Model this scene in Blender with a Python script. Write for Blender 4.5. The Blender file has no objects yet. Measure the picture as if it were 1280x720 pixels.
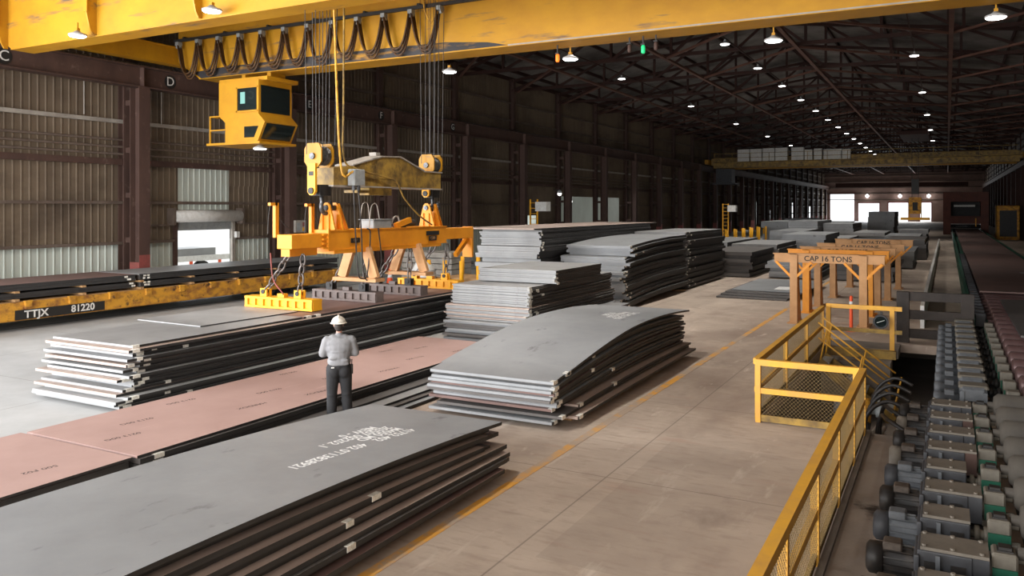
import bpy, math, random
from math import sin, cos, pi, radians as R
from mathutils import Vector, Matrix

S = bpy.context.scene
COL = S.collection
rnd = random.Random(7)

# ------------------------------------------------------------------ camera, light, exposure
cam_d = bpy.data.cameras.new('camera'); cam = bpy.data.objects.new('camera', cam_d); COL.objects.link(cam)
cam_d.sensor_width = 36.0; cam_d.lens = 36.0 * 1014 / 1280; cam_d.shift_y = -101 / 1280
cam_d.clip_start = 0.05; cam_d.clip_end = 600
cam.location = (0, 0, 4.0); cam.rotation_euler = (R(90), 0, R(28.2))
S.camera = cam
S.view_settings.view_transform = 'Standard'; S.view_settings.look = 'None'
S.view_settings.gamma = 1.0; S.view_settings.use_curve_mapping = False
S.view_settings.exposure = 0.42
S.cycles.max_bounces = 6; S.cycles.diffuse_bounces = 3; S.cycles.glossy_bounces = 3
S.cycles.use_adaptive_sampling = True

W = bpy.data.worlds.new('daylight_sky'); S.world = W; W.use_nodes = True
bg = W.node_tree.nodes['Background']
bg.inputs[0].default_value = (0.93, 0.97, 1.0, 1); bg.inputs[1].default_value = 1.6

def area(name, loc, size, power, direction, color=(1, 1, 1)):
    d = bpy.data.lights.new(name, 'AREA'); d.shape = 'RECTANGLE'; d.size = size[0]; d.size_y = size[1]
    d.energy = power; d.color = color
    o = bpy.data.objects.new(name, d); COL.objects.link(o); o.location = loc
    o.rotation_euler = Vector(direction).to_track_quat('-Z', 'Y').to_euler()
    return o
# daylight through the south and far doors; west key and aisle fill added, unseen
area('daylight_south_door', (-18.5, -9.6, 5.4), (18, 9.4), 5800, (-0.22, 1, -0.15), (0.96, 0.98, 1.0))
area('added_west_key', (-30.6, 1.0, 5.6), (17, 9.6), 6300, (1, 0.45, -0.22), (0.97, 0.98, 1.0))
area('added_aisle_fill', (-2.5, -9.6, 4.2), (8, 7.5), 2100, (-0.05, 1, -0.18), (1.0, 0.93, 0.85))
area('daylight_end_doors', (-17, 249.5, 3.0), (24, 5), 2500, (0, -1, 0), (0.95, 0.98, 1.0))

# ------------------------------------------------------------------ materials
def nodes(name):
    m = bpy.data.materials.new(name); m.use_nodes = True
    nt = m.node_tree; return m, nt, nt.nodes['Principled BSDF']
def c4(c): return (c[0], c[1], c[2], 1)
def mat(name, c1, c2=None, scale=3.0, lo=0.4, hi=0.65, rough=0.6, metal=0.0, bump=0.0, stretch=(1, 1, 1),
        c3=None, scale3=1.0, lo3=0.58, hi3=0.7, stretch3=(1, 1, 1), spec=0.4, bscale=40.0):
    m, nt, b = nodes(name)
    b.inputs['Roughness'].default_value = rough; b.inputs['Metallic'].default_value = metal
    b.inputs['Specular IOR Level'].default_value = spec
    b.inputs['Base Color'].default_value = c4(c1)
    if c2 is None and bump == 0: return m
    tc = nt.nodes.new('ShaderNodeTexCoord'); L = nt.links.new
    def fac(sc, st, lo_, hi_):
        mp = nt.nodes.new('ShaderNodeMapping'); mp.inputs['Scale'].default_value = st
        n = nt.nodes.new('ShaderNodeTexNoise'); n.inputs['Scale'].default_value = sc; n.inputs['Detail'].default_value = 6
        n.inputs['Roughness'].default_value = 0.65
        rp = nt.nodes.new('ShaderNodeMapRange'); rp.inputs['From Min'].default_value = lo_; rp.inputs['From Max'].default_value = hi_
        L(tc.outputs['Object'], mp.inputs['Vector']); L(mp.outputs[0], n.inputs['Vector']); L(n.outputs['Fac'], rp.inputs['Value'])
        return rp.outputs[0]
    out = None
    if c2 is not None:
        mx = nt.nodes.new('ShaderNodeMix'); mx.data_type = 'RGBA'
        mx.inputs['A'].default_value = c4(c1); mx.inputs['B'].default_value = c4(c2)
        L(fac(scale, stretch, lo, hi), mx.inputs['Factor']); out = mx.outputs['Result']
        if c3 is not None:
            m2 = nt.nodes.new('ShaderNodeMix'); m2.data_type = 'RGBA'
            L(out, m2.inputs['A']); m2.inputs['B'].default_value = c4(c3)
            L(fac(scale3, stretch3, lo3, hi3), m2.inputs['Factor']); out = m2.outputs['Result']
        L(out, b.inputs['Base Color'])
    if bump:
        n = nt.nodes.new('ShaderNodeTexNoise'); n.inputs['Scale'].default_value = bscale
        bp = nt.nodes.new('ShaderNodeBump'); bp.inputs['Strength'].default_value = bump; bp.inputs['Distance'].default_value = 0.02
        L(tc.outputs['Object'], n.inputs['Vector']); L(n.outputs['Fac'], bp.inputs['Height']); L(bp.outputs[0], b.inputs['Normal'])
    return m
def emit(name, c, s):
    m, nt, b = nodes(name)
    b.inputs['Base Color'].default_value = c4(c); b.inputs['Emission Color'].default_value = c4(c); b.inputs['Emission Strength'].default_value = s
    return m
def glass(name, c, rough=0.05):
    m, nt, b = nodes(name)
    b.inputs['Base Color'].default_value = c4(c); b.inputs['Roughness'].default_value = rough
    b.inputs['Specular IOR Level'].default_value = 0.7
    return m

M = {}
M['crane'] = mat('crane_yellow', (.53, .255, .009), (.41, .185, .008), 1.3, .35, .75, .5, 0, .05, (1, 1, 1), (.20, .12, .05), 2.6, .64, .74, (.35, 1, 1.6))
M['girder'] = mat('girder_yellow', (.54, .268, .009), (.43, .195, .008), .9, .35, .68, .55, 0, .06, (.6, 1, 1), (.13, .085, .06), 1.5, .585, .69, (.22, 1, 1.5))
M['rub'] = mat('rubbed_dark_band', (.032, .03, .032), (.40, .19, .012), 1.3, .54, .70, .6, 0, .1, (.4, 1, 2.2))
M['beamorange'] = mat('lifting_orange', (.86, .33, .016), (.70, .24, .012), 1.5, .4, .75, .5, 0, .04, (1, 1, 1), (.10, .05, .03), 5, .66, .76, (1, 1, 1))
M['magnet'] = mat('magnet_yellow', (.90, .43, .012), (.75, .33, .02), 2, .4, .8, .5)
M['magdark'] = mat('magnet_dark', (.15, .12, .11), (.20, .15, .135), 4, .4, .7, .6)
M['tanwood'] = mat('faded_orange', (.60, .33, .15), (.46, .24, .10), 2, .35, .7, .65)
M['dirtyyellow'] = mat('greasy_yellow', (.42, .26, .05), (.16, .10, .035), 2.2, .4, .62, .55, 0, .1, (1, 1, 1), (.07, .05, .03), 1.2, .55, .68)
M['car'] = mat('railcar_yellow', (.62, .30, .03), (.25, .10, .03), 2.0, .45, .65, .65, 0, .1, (1, 1, 1.6), (.06, .03, .02), 3.2, .58, .68)
M['fence'] = mat('fence_yellow', (.78, .40, .04), (.62, .32, .07), 2, .4, .7, .55, 0, 0, (1, 1, 1), (.2, .13, .08), 6, .68, .75)
M['mesh'] = mat('fence_mesh', (.24, .16, .065), (.19, .125, .05), 4, .4, .7, .6)
M['rust'] = mat('column_red_oxide', (.095, .052, .040), (.062, .034, .027), 1.2, .35, .7, .7, 0, .05, (1, 1, .4), (.17, .115, .09), 2.5, .6, .75)
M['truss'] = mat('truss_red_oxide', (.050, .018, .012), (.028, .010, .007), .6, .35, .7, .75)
M['redband'] = mat('red_band', (.30, .075, .065), (.18, .065, .055), 2, .4, .7, .6)
M['wallup'] = mat('wall_dirty_sheet', (.20, .150, .102), (.125, .090, .062), .5, .3, .75, .75, 0, 0, (1, 1, .35), (.07, .05, .036), .22, .5, .75, (1, 1, 2))
M['walllow'] = mat('wall_pale_sheet', (.62, .67, .61), (.50, .54, .48), .8, .35, .7, .6, 0, 0, (1, 1, .3))
M['girt'] = mat('girt_steel', (.17, .13, .105), (.10, .07, .055), 1, .35, .7, .7)
M['pale'] = mat('pale_pipe', (.40, .365, .32), (.27, .24, .21), 2, .4, .7, .6)
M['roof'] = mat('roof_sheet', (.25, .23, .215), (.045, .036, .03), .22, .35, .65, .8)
M['dark'] = mat('black_steel', (.018, .017, .017), (.03, .026, .023), 3, .4, .7, .55)
M['hook'] = mat('hook_steel', (.13, .13, .135), (.05, .05, .05), 8, .4, .6, .4, .6)
M['chain'] = mat('chain_steel', (.22, .20, .19), (.12, .10, .09), 8, .4, .6, .45, .5)
M['rope'] = mat('wire_rope', (.075, .07, .068), (.045, .042, .04), 30, .4, .6, .5, .5)
M['cable'] = mat('festoon_cable', (.10, .045, .014), (.045, .022, .009), 12, .4, .6, .55)
M['ycable'] = mat('yellow_cable', (.75, .40, .04), (.5, .25, .04), 9, .4, .6, .5)
M['grey'] = mat('grey_box', (.34, .36, .36), (.25, .26, .26), 5, .4, .7, .5)
M['white'] = mat('white_paint', (.78, .77, .74), (.62, .60, .56), 6, .4, .7, .6)
M['stencil'] = mat('stencil_white', (.82, .82, .81), (.55, .55, .55), 30, .55, .75, .7)
M['ink'] = mat('stencil_black', (.02, .018, .016), None)
M['brownink'] = mat('brown_ink', (.055, .035, .034), (.16, .10, .09), 25, .45, .7, .7)
M['concrete'] = mat('pit_concrete', (.22, .19, .165), (.14, .12, .10), 1.2, .35, .7, .85, 0, .15)
M['apron'] = mat('drive_apron', (.36, .30, .25), (.26, .215, .18), .9, .35, .7, .85, 0, .15, (1, 1, 1), (.05, .036, .027), .8, .56, .66)
M['plate'] = mat('mill_scale_grey', (.30, .308, .318), (.235, .242, .25), .7, .35, .7, .5, .15, .02, (1, 1, 1), (.085, .085, .09), 1.7, .62, .76, (1.6, .7, 1), .45)
M['plate2'] = mat('mill_scale_light', (.32, .32, .32), (.25, .25, .25), .9, .35, .7, .5, .1, .02, (1, 1, 1), (.20, .19, .185), 2, .6, .75, (3, .6, 1), .45)
M['plate3'] = mat('mill_scale_dark', (.135, .125, .12), (.10, .09, .085), .8, .35, .7, .5, .15, .02, (1, 1, 1), None)
M['brown'] = mat('rusty_pink_plate', (.39, .255, .225), (.335, .213, .187), .7, .35, .7, .62, .05, .02, (1, 1, 1), (.50, .33, .29), 1.1, .62, .75, (2, .4, 1))
M['brown2'] = mat('rusty_dark_plate', (.19, .115, .10), (.135, .085, .075), .8, .35, .7, .55, .1, .02)
M['brownedge'] = mat('rusty_tan_plate', (.46, .36, .31), (.35, .265, .225), 1.5, .35, .7, .6, .1, .02, (3, .5, 1))
M['edge'] = mat('long_edge_shade', (.045, .044, .044), (.022, .021, .021), 2, .35, .7, .6, 0, 0, (1, .3, 4))  # near black for the plates' long sides, shade painted in
M['barrier'] = mat('barrier_brown_black', (.026, .02, .017), (.045, .034, .028), 3, .4, .7, .7)
M['tag'] = mat('paper_tag', (.82, .80, .74), (.6, .58, .5), 20, .45, .65, .8)
M['wood'] = mat('dunnage_wood', (.46, .27, .12), (.30, .17, .08), 3, .4, .7, .8, 0, 0, (1, 6, 6))
M['green'] = mat('machine_green', (.012, .105, .062), (.02, .065, .045), 5, .4, .7, .5)
M['beige'] = mat('machine_beige', (.165, .148, .12), (.10, .088, .07), 4, .4, .7, .6)
M['bluegrey'] = mat('motor_grey', (.11, .118, .128), (.06, .063, .068), 5, .4, .7, .5)
M['gbox'] = mat('gearbox_grey', (.05, .052, .058), (.03, .03, .033), 4, .4, .7, .55)
M['lid'] = mat('gearbox_lid', (.175, .152, .124), (.115, .1, .082), 3, .4, .7, .65)
M['motorbox'] = mat('motor_box_brown', (.045, .034, .027), (.09, .07, .055), 8, .45, .7, .6)
M['black'] = mat('motor_black', (.015, .013, .012), (.05, .038, .03), 6, .5, .75, .5)
M['rollgrey'] = mat('roller_grey', (.08, .07, .058), (.05, .044, .038), 2, .35, .7, .75, 0, spec=.2)
M['rollred'] = mat('roller_red', (.085, .045, .043), (.13, .09, .085), 1.5, .4, .7, .38, .35)
M['orange'] = mat('cone_orange', (.80, .10, .03), None)
M['skin'] = mat('skin', (.50, .27, .20), (.45, .22, .17), 8, .4, .6, .55)
M['shirt'] = mat('shirt_grey', (.27, .27, .28), (.21, .21, .22), 9, .35, .65, .85, 0, .25, (1, 1, .5), None, bscale=9)
M['trouser'] = mat('trousers_charcoal', (.026, .026, .028), (.018, .018, .02), 9, .35, .65, .85, 0, .25, (1, 1, .5), None, bscale=9)
M['helmet'] = mat('helmet_cream', (.66, .62, .54), (.42, .37, .30), 14, .5, .7, .45)
M['hair'] = mat('hair_dark', (.03, .022, .018), None)
M['boot'] = mat('boot_leather', (.06, .04, .03), None)
M['lamp'] = emit('lamp_lens', (1, .98, .95), 9)
M['lampcap'] = mat('lamp_cap', (.42, .42, .42), None)
M['amber'] = emit('amber_beacon', (1, .22, .02), .7)
M['greenlight'] = emit('green_beacon', (.02, .6, .2), .5)
M['glassdark'] = glass('cab_glass', (.012, .018, .018))
M['glasspale'] = glass('cab_screen', (.20, .42, .38))
M['ground'] = mat('outside_ground', (.62, .60, .57), (.5, .48, .45), .5, .4, .7, .9)

def floor_mat():
    m, nt, b = nodes('shop_floor'); L = nt.links.new; N = nt.nodes.new
    tc = N('ShaderNodeTexCoord'); sp = N('ShaderNodeSeparateXYZ'); L(tc.outputs['Object'], sp.inputs[0])
    def noise(sc, lo, hi, st=(1, 1, 1), det=6):
        mp = N('ShaderNodeMapping'); mp.inputs['Scale'].default_value = st
        n = N('ShaderNodeTexNoise'); n.inputs['Scale'].default_value = sc; n.inputs['Detail'].default_value = det; n.inputs['Roughness'].default_value = .62
        rp = N('ShaderNodeMapRange'); rp.inputs['From Min'].default_value = lo; rp.inputs['From Max'].default_value = hi
        L(tc.outputs['Object'], mp.inputs[0]); L(mp.outputs[0], n.inputs['Vector']); L(n.outputs['Fac'], rp.inputs['Value']); return rp.outputs[0]
    def mix(f, a, bb):
        x = N('ShaderNodeMix'); x.data_type = 'RGBA'
        if isinstance(a, tuple): x.inputs['A'].default_value = c4(a)
        else: L(a, x.inputs['A'])
        if isinstance(bb, tuple): x.inputs['B'].default_value = c4(bb)
        else: L(bb, x.inputs['B'])
        L(f, x.inputs['Factor']); return x.outputs['Result']
    def math_(op, a, v=None, v2=None):
        x = N('ShaderNodeMath'); x.operation = op
        L(a, x.inputs[0])
        if v is not None:
            if isinstance(v, (int, float)): x.inputs[1].default_value = v
            else: L(v, x.inputs[1])
        return x.outputs[0]
    xr = N('ShaderNodeMapRange'); xr.inputs['From Min'].default_value = -14.2; xr.inputs['From Max'].default_value = -12.6; L(sp.outputs[0], xr.inputs['Value'])
    tan = mix(noise(.7, .35, .7), (.53, .435, .355), (.40, .32, .26))
    tan = mix(noise(.28, .50, .66, (1, .5, 1)), tan, (.31, .235, .19))
    tan = mix(noise(1.4, .60, .75, (.4, 1.6, 1)), tan, (.43, .30, .235))
    tan = mix(noise(.5, .58, .74, (1.2, .7, 1), 9), tan, (.22, .17, .14))
    tan = mix(noise(4.5, .50, .78, (.5, 1.6, 1), 9), tan, (.35, .27, .215))
    tan = mix(noise(1.1, .60, .70, (2.2, .5, 1), 9), tan, (.60, .51, .43))
    grey = mix(noise(.6, .35, .7), (.43, .43, .425), (.34, .34, .335))
    col = mix(xr.outputs[0], grey, tan)
    # darker patch slab beside the aisle line
    px = N('ShaderNodeMath'); px.operation = 'COMPARE'; L(sp.outputs[0], px.inputs[0]); px.inputs[1].default_value = -2.9; px.inputs[2].default_value = 1.25
    py = N('ShaderNodeMath'); py.operation = 'COMPARE'; L(sp.outputs[1], py.inputs[0]); py.inputs[1].default_value = 10.9; py.inputs[2].default_value = 2.6
    pm = math_('MULTIPLY', px.outputs[0], py.outputs[0]); pm = math_('MULTIPLY', pm, .24)
    col = mix(pm, col, (.24, .19, .155))
    # joints
    jy = N('ShaderNodeMath'); jy.operation = 'PINGPONG'; L(math_('ADD', sp.outputs[1], -11.25 + 24 * 4.8), jy.inputs[0]); jy.inputs[1].default_value = 2.4
    j1 = math_('LESS_THAN', jy.outputs[0], .011)
    jx = N('ShaderNodeMath'); jx.operation = 'PINGPONG'; L(math_('ADD', sp.outputs[0], 4.45 + 60), jx.inputs[0]); jx.inputs[1].default_value = 3.0
    j2 = math_('LESS_THAN', jx.outputs[0], .012)
    col = mix(math_('MULTIPLY', math_('MAXIMUM', j1, j2), .5), col, (.10, .08, .065))
    L(col, b.inputs['Base Color']); b.inputs['Roughness'].default_value = .68; b.inputs['Specular IOR Level'].default_value = .35
    n = N('ShaderNodeTexNoise'); n.inputs['Scale'].default_value = 9; bp = N('ShaderNodeBump'); bp.inputs['Strength'].default_value = .12; bp.inputs['Distance'].default_value = .02
    L(tc.outputs['Object'], n.inputs['Vector']); L(n.outputs['Fac'], bp.inputs['Height']); L(bp.outputs[0], b.inputs['Normal'])
    return m
M['floor'] = floor_mat()
M['line'] = mat('floor_line_paint', (.74, .36, .055), (.48, .34, .22), 3, .50, .62, .7, 0, 0, (1, 1, 1), (.44, .34, .26), .45, .46, .56)

# ------------------------------------------------------------------ mesh builder
ORD = ['first', 'second', 'third', 'fourth', 'fifth', 'sixth', 'seventh', 'eighth', 'ninth', 'tenth', 'eleventh', 'twelfth', 'thirteenth', 'fourteenth', 'fifteenth', 'sixteenth', 'seventeenth', 'eighteenth', 'nineteenth', 'twentieth', 'twenty first', 'twenty second', 'twenty third', 'twenty fourth', 'twenty fifth', 'twenty sixth']
class MB:
    def __init__(s): s.v = []; s.f = []
    def add(s, vs, fs):
        o = len(s.v); s.v += [tuple(p) for p in vs]; s.f += [tuple(i + o for i in f) for f in fs]; return s
    def box(s, x0, x1, y0, y1, z0, z1):
        return s.add([(x0, y0, z0), (x1, y0, z0), (x1, y1, z0), (x0, y1, z0), (x0, y0, z1), (x1, y0, z1), (x1, y1, z1), (x0, y1, z1)],
                     [(3, 2, 1, 0), (4, 5, 6, 7), (0, 1, 5, 4), (1, 2, 6, 5), (2, 3, 7, 6), (3, 0, 4, 7)])
    def cbox(s, c, d): return s.box(c[0] - d[0] / 2, c[0] + d[0] / 2, c[1] - d[1] / 2, c[1] + d[1] / 2, c[2] - d[2] / 2, c[2] + d[2] / 2)
    def bbox(s, x0, x1, y0, y1, z0, z1, b):
        """box with chamfered vertical and top edges"""
        pts = lambda i, z: [(x0 + i, y0 + b, z), (x0 + b, y0 + i, z), (x1 - b, y0 + i, z), (x1 - i, y0 + b, z), (x1 - i, y1 - b, z), (x1 - b, y1 - i, z), (x0 + b, y1 - i, z), (x0 + i, y1 - b, z)]
        top = [(x0 + b, y0 + b, z1), (x1 - b, y0 + b, z1), (x1 - b, y1 - b, z1), (x0 + b, y1 - b, z1)]
        vs = pts(0, z0) + pts(0, z1 - b) + top
        fs = [tuple(range(7, -1, -1))] + [(i, (i + 1) % 8, 8 + (i + 1) % 8, 8 + i) for i in range(8)]
        t = 16
        fs += [(9, 10, t + 1, t), (10, 11, t + 1), (11, 12, t + 2, t + 1), (12, 13, t + 2), (13, 14, t + 3, t + 2), (14, 15, t + 3), (15, 8, t, t + 3), (8, 9, t), (t, t + 1, t + 2, t + 3)]
        return s.add(vs, fs)
    def bar(s, p, q, w, h, up=(0, 0, 1)):
        p, q = Vector(p), Vector(q); d = (q - p).normalized(); u = Vector(up)
        if abs(d.dot(u)) > .99: u = Vector((0, 1, 0))
        a = d.cross(u).normalized() * w / 2; b = a.cross(d).normalized() * h / 2
        vs = [p - a - b, p + a - b, p + a + b, p - a + b, q - a - b, q + a - b, q + a + b, q - a + b]
        return s.add(vs, [(0, 1, 2, 3), (7, 6, 5, 4), (0, 4, 5, 1), (1, 5, 6, 2), (2, 6, 7, 3), (3, 7, 4, 0)])
    def lathe(s, p, q, prof, n=16):
        """prof: list of (t along p->q in metres, radius)"""
        p, q = Vector(p), Vector(q); d = (q - p).normalized(); u = Vector((0, 0, 1)) if abs(d.z) < .9 else Vector((1, 0, 0))
        a = d.cross(u).normalized(); b = d.cross(a).normalized(); vs = []; fs = []
        for t, r in prof:
            for k in range(n):
                an = 2 * pi * k / n; vs.append(p + d * t + (a * cos(an) + b * sin(an)) * r)
        for i in range(len(prof) - 1):
            for k in range(n): fs.append((i * n + k, i * n + (k + 1) % n, (i + 1) * n + (k + 1) % n, (i + 1) * n + k))
        fs.append(tuple(range(n - 1, -1, -1))); fs.append(tuple((len(prof) - 1) * n + k for k in range(n)))
        return s.add(vs, fs)
    def cyl(s, p, q, r, r2=None, n=14):
        return s.lathe(p, q, [(0, r), ((Vector(q) - Vector(p)).length, r if r2 is None else r2)], n)
    def tube(s, pts, r, n=6):
        pts = [Vector(p) for p in pts]; vs = []; fs = []; a = None
        for i, p in enumerate(pts):
            d = (pts[min(i + 1, len(pts) - 1)] - pts[max(i - 1, 0)]).normalized()
            if a is None: a = d.cross(Vector((0, 0, 1)) if abs(d.z) < .9 else Vector((1, 0, 0))).normalized()
            a = (a - d * a.dot(d)).normalized(); b = d.cross(a)
            for k in range(n):
                an = 2 * pi * k / n; vs.append(p + (a * cos(an) + b * sin(an)) * r)
        for i in range(len(pts) - 1):
            for k in range(n): fs.append((i * n + k, i * n + (k + 1) % n, (i + 1) * n + (k + 1) % n, (i + 1) * n + k))
        fs.append(tuple(range(n - 1, -1, -1))); fs.append(tuple((len(pts) - 1) * n + k for k in range(n)))
        return s.add(vs, fs)
    def prism(s, poly, axis, a0, a1):
        """poly of 2-D points in the plane across axis ('x': (y,z), 'y': (x,z), 'z': (x,y))"""
        f = {'x': lambda u, v, a: (a, u, v), 'y': lambda u, v, a: (u, a, v), 'z': lambda u, v, a: (u, v, a)}[axis]
        n = len(poly); vs = [f(u, v, a0) for u, v in poly] + [f(u, v, a1) for u, v in poly]
        return s.add(vs, [tuple(range(n - 1, -1, -1)), tuple(range(n, 2 * n))] + [(i, (i + 1) % n, n + (i + 1) % n, n + i) for i in range(n)])
    def ibeam(s, p, q, w, h, t=.03):
        p, q = Vector(p), Vector(q); z = Vector((0, 0, 1))
        s.bar(p + z * (h / 2 - t / 2), q + z * (h / 2 - t / 2), w, t); s.bar(p - z * (h / 2 - t / 2), q - z * (h / 2 - t / 2), w, t)
        return s.bar(p, q, t, h - 2 * t)
    def ball(s, c, r, n=10, m=7):
        r = (r, r, r) if isinstance(r, (int, float)) else r; vs = []; fs = []
        for i in range(m + 1):
            th = pi * i / m
            for k in range(n):
                ph = 2 * pi * k / n; vs.append((c[0] + r[0] * sin(th) * cos(ph), c[1] + r[1] * sin(th) * sin(ph), c[2] + r[2] * cos(th)))
        for i in range(m):
            for k in range(n): fs.append((i * n + k, (i + 1) * n + k, (i + 1) * n + (k + 1) % n, i * n + (k + 1) % n))
        return s.add(vs, fs)
    def build(s, name, m, parent=None, smooth=False, bevel=0, loc=None):
        me = bpy.data.meshes.new(name); me.from_pydata(s.v, [], s.f); me.validate()
        import bmesh
        bm = bmesh.new(); bm.from_mesh(me); bmesh.ops.recalc_face_normals(bm, faces=bm.faces); bm.to_mesh(me); bm.free()
        if smooth:
            for p in me.polygons: p.use_smooth = len(p.vertices) <= 4
        me.materials.append(M[m] if isinstance(m, str) else m)
        o = bpy.data.objects.new(name, me); COL.objects.link(o)
        if parent: o.parent = parent
        if loc: o.location = loc
        if bevel:
            b = o.modifiers.new('bevel', 'BEVEL'); b.width = bevel; b.segments = 2; b.limit_method = 'ANGLE'
        return o

def tag(o, label=None, cat=None, group=None, kind=None):
    if label: o['label'] = label
    if cat: o['category'] = cat
    if group: o['group'] = group
    if kind: o['kind'] = kind
    return o
def empty(name, loc, label, cat, group=None, rz=0):
    o = bpy.data.objects.new(name, None); COL.objects.link(o); o.location = loc; o.rotation_euler = (0, 0, rz); o.empty_display_size = .2
    return tag(o, label, cat, group)
def struct(o): o['kind'] = 'structure'; return o
def kids(o): return [c for c in bpy.data.objects if c.parent == o]
def copy_tree(o, parent=None):
    c = o.copy(); COL.objects.link(c)
    if parent: c.parent = parent
    for ch in kids(o): copy_tree(ch, c)
    return c
def text(name, body, size, m, parent, loc, rot, extrude=.004, align='CENTER', xs=1.0, bold=0.0):
    cu = bpy.data.curves.new(name, 'FONT'); cu.body = body; cu.size = size; cu.extrude = extrude; cu.align_x = align; cu.align_y = 'CENTER'; cu.offset = bold; cu.resolution_u = 3
    t = bpy.data.objects.new('tmp', cu); COL.objects.link(t)
    bpy.context.view_layer.update()
    me = bpy.data.meshes.new_from_object(t.evaluated_get(bpy.context.evaluated_depsgraph_get()))
    bpy.data.objects.remove(t); me.materials.clear(); me.materials.append(M[m])
    o = bpy.data.objects.new(name, me); COL.objects.link(o); o.location = loc; o.rotation_euler = rot; o.scale = (xs, 1, 1)
    if parent: o.parent = parent
    return o
FX = (R(90), 0, R(90))      # lettering on a face that looks to +X
FY = (R(90), 0, 0)          # lettering on a face that looks to -Y

COLY = [22.7 + 8.75 * k for k in range(-2, 26)]       # column lines along the hall
WX = -31.2                                            # left wall sheet
RX = 9.0                                              # right wall sheet
YS, YE = -10.0, 250.0

# ------------------------------------------------------------------ the hall
PX0, PX1, PY0, PY1 = -3.12, -.24, 15.62, 26.3         # the stair pit
fl = MB()
for (a, b, c, d) in ((WX, PX0, YS, YE), (PX0, RX, YS, PY0), (PX0, RX, PY1, YE), (PX1, RX, PY0, PY1)):
    fl.box(a, b, c, d, -.25, 0)
floor = struct(fl.build('floor', 'floor'))
MB().box(PX0, PX1, PY0, 33, -1.7, -1.5).build('pit_floor', 'concrete', floor)  # unseen run under the slab, added to keep the pit mouth dark
MB().box(PX0 - .2, PX0, PY0, 33, -1.7, -.25).box(PX1, PX1 + .2, PY0, 33, -1.7, -.25).box(PX0, PX1, PY0 - .2, PY0, -1.7, -.25).box(PX0, PX1, 33, 33.2, -1.7, -.25).build('pit_wall', 'concrete', floor)
MB().box(-1.22, -.24, 2, 15.6, 0, .012).build('drive_apron', 'apron', floor)
MB().box(-1.25, -1.17, 2, 15.6, 0, .07).build('apron_kerb', 'concrete', floor)

def corrug(y0, y1, z0, z1, x, m, name, parent=None, pitch=.32, depth=.03):
    b = MB(); vs = []; fs = []; y = y0; pts = []
    while y < y1 - 1e-6:
        for dy, dx in ((0, 0), (pitch - .09, 0), (pitch - .065, depth), (pitch - .025, depth)):
            if y + dy < y1: pts.append((x + dx, y + dy))
        y += pitch
    pts.append((x, y1))
    for px, py in pts: vs += [(px, py, z0), (px, py, z1)]
    for i in range(len(pts) - 1): fs.append((2 * i, 2 * i + 2, 2 * i + 3, 2 * i + 1))
    o = b.add(vs, fs).build(name, m, parent); return o

D1 = (25.5, 28.7, 2.95)                                # roller door
OPEN = [(-8.0, 10.2, 10.6), (25.5, 28.7, 2.95), (60.2, 62.6, 3.3), (67.4, 82.6, 5.0)]  # first opening is unseen, added for the west key light
for k in range(9): OPEN.append((128 + 13.1 * k, 129.6 + 13.1 * k + .5 * (k % 2), 3.4 + .8 * (k % 3)))
OPEN.sort()
wall = struct(corrug(10.2, YE, 5.05, 14.4, WX, 'wallup', 'wall_left'))
corrug(YS, 10.2, 10.6, 14.4, WX, 'wallup', 'sheeting', wall)
y = YS
def low_wall(y0, y1):
    if y1 - y0 < .05: return
    corrug(y0, y1, 0, 2.46, WX, 'walllow' if y0 < 70 else 'wallup', 'pale_sheeting' if y0 < 70 else 'sheeting', wall)
    corrug(y0, y1, 2.46, 5.05, WX, 'wallup', 'sheeting', wall)
for (a, b, zt) in OPEN:
    low_wall(y, a); y = b
    if zt < 2.46: corrug(a, b, zt, 2.46, WX, 'walllow', 'sheeting', wall)
    if zt < 5.05: corrug(a, b, max(zt, 2.46) if zt < 2.46 else zt, 5.05, WX, 'wallup', 'sheeting', wall)
low_wall(y, YE)
MB().box(WX - .12, WX - .05, 10.2, YE, 5.05, 14.4).box(WX - .12, WX - .05, YS, 10.2, 10.6, 14.4).build('outer_skin', 'wallup', wall)
corrug(25.6, 28.6, 4.25, 5.85, WX + .05, 'walllow', 'pale_patch_sheet', wall)
corrug(25.6, 28.6, 3.87, 4.13, WX + .05, 'walllow', 'pale_patch_sheet', wall)
for z, m, w, h in ((2.47, 'girt', .16, .12), (4.2, 'girt', .16, .12), (5.93, 'rust', .22, .25), (7.65, 'pale', .14, .16), (11.0, 'girt', .16, .14), (12.4, 'girt', .16, .14)):
    segs = [(YS if z > 10.6 else 10.2, YE)]
    if z < 5: segs = [(10.2, 25.3), (28.9, 60.1), (62.7, 67.3), (82.7, 127)] if z < 2.6 else [(10.2, 67.3), (82.7, YE)]
    for a, b in segs: MB().box(WX + .05, WX + .05 + w, a, b, z - h / 2, z + h / 2).build('girt', m, wall)
for a, b in ((23.2, 25.3), (29.3, 31.0)): MB().box(WX + .05, WX + .17, a, b, 3.15, 3.23).build('girt', 'girt', wall)
MB().box(WX - .3, WX + .1, YS, YE, 14.2, 14.6).build('eave_strut', 'truss', wall)

wr = struct(MB().box(RX, RX + .15, YS, YE, 0, 14.6).build('wall_right', 'wallup'))
for k in range(14): MB().box(RX - .25, RX, YS, YE, 1.0 + k * 1.0, 1.12 + k * 1.0).build('girt', 'truss', wr)
# south wall behind the camera with a tall open doorway and one added for the aisle fill
ws = struct(MB().box(WX, -30, YS, YS + .2, 0, 14.4).box(-9, -7, YS, YS + .2, 0, 14.4).box(2, RX, YS, YS + .2, 0, 14.4).box(-30, -9, YS, YS + .2, 10.2, 14.4).box(-7, 2, YS, YS + .2, 8.2, 14.4).build('wall_front', 'wallup'))
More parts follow.
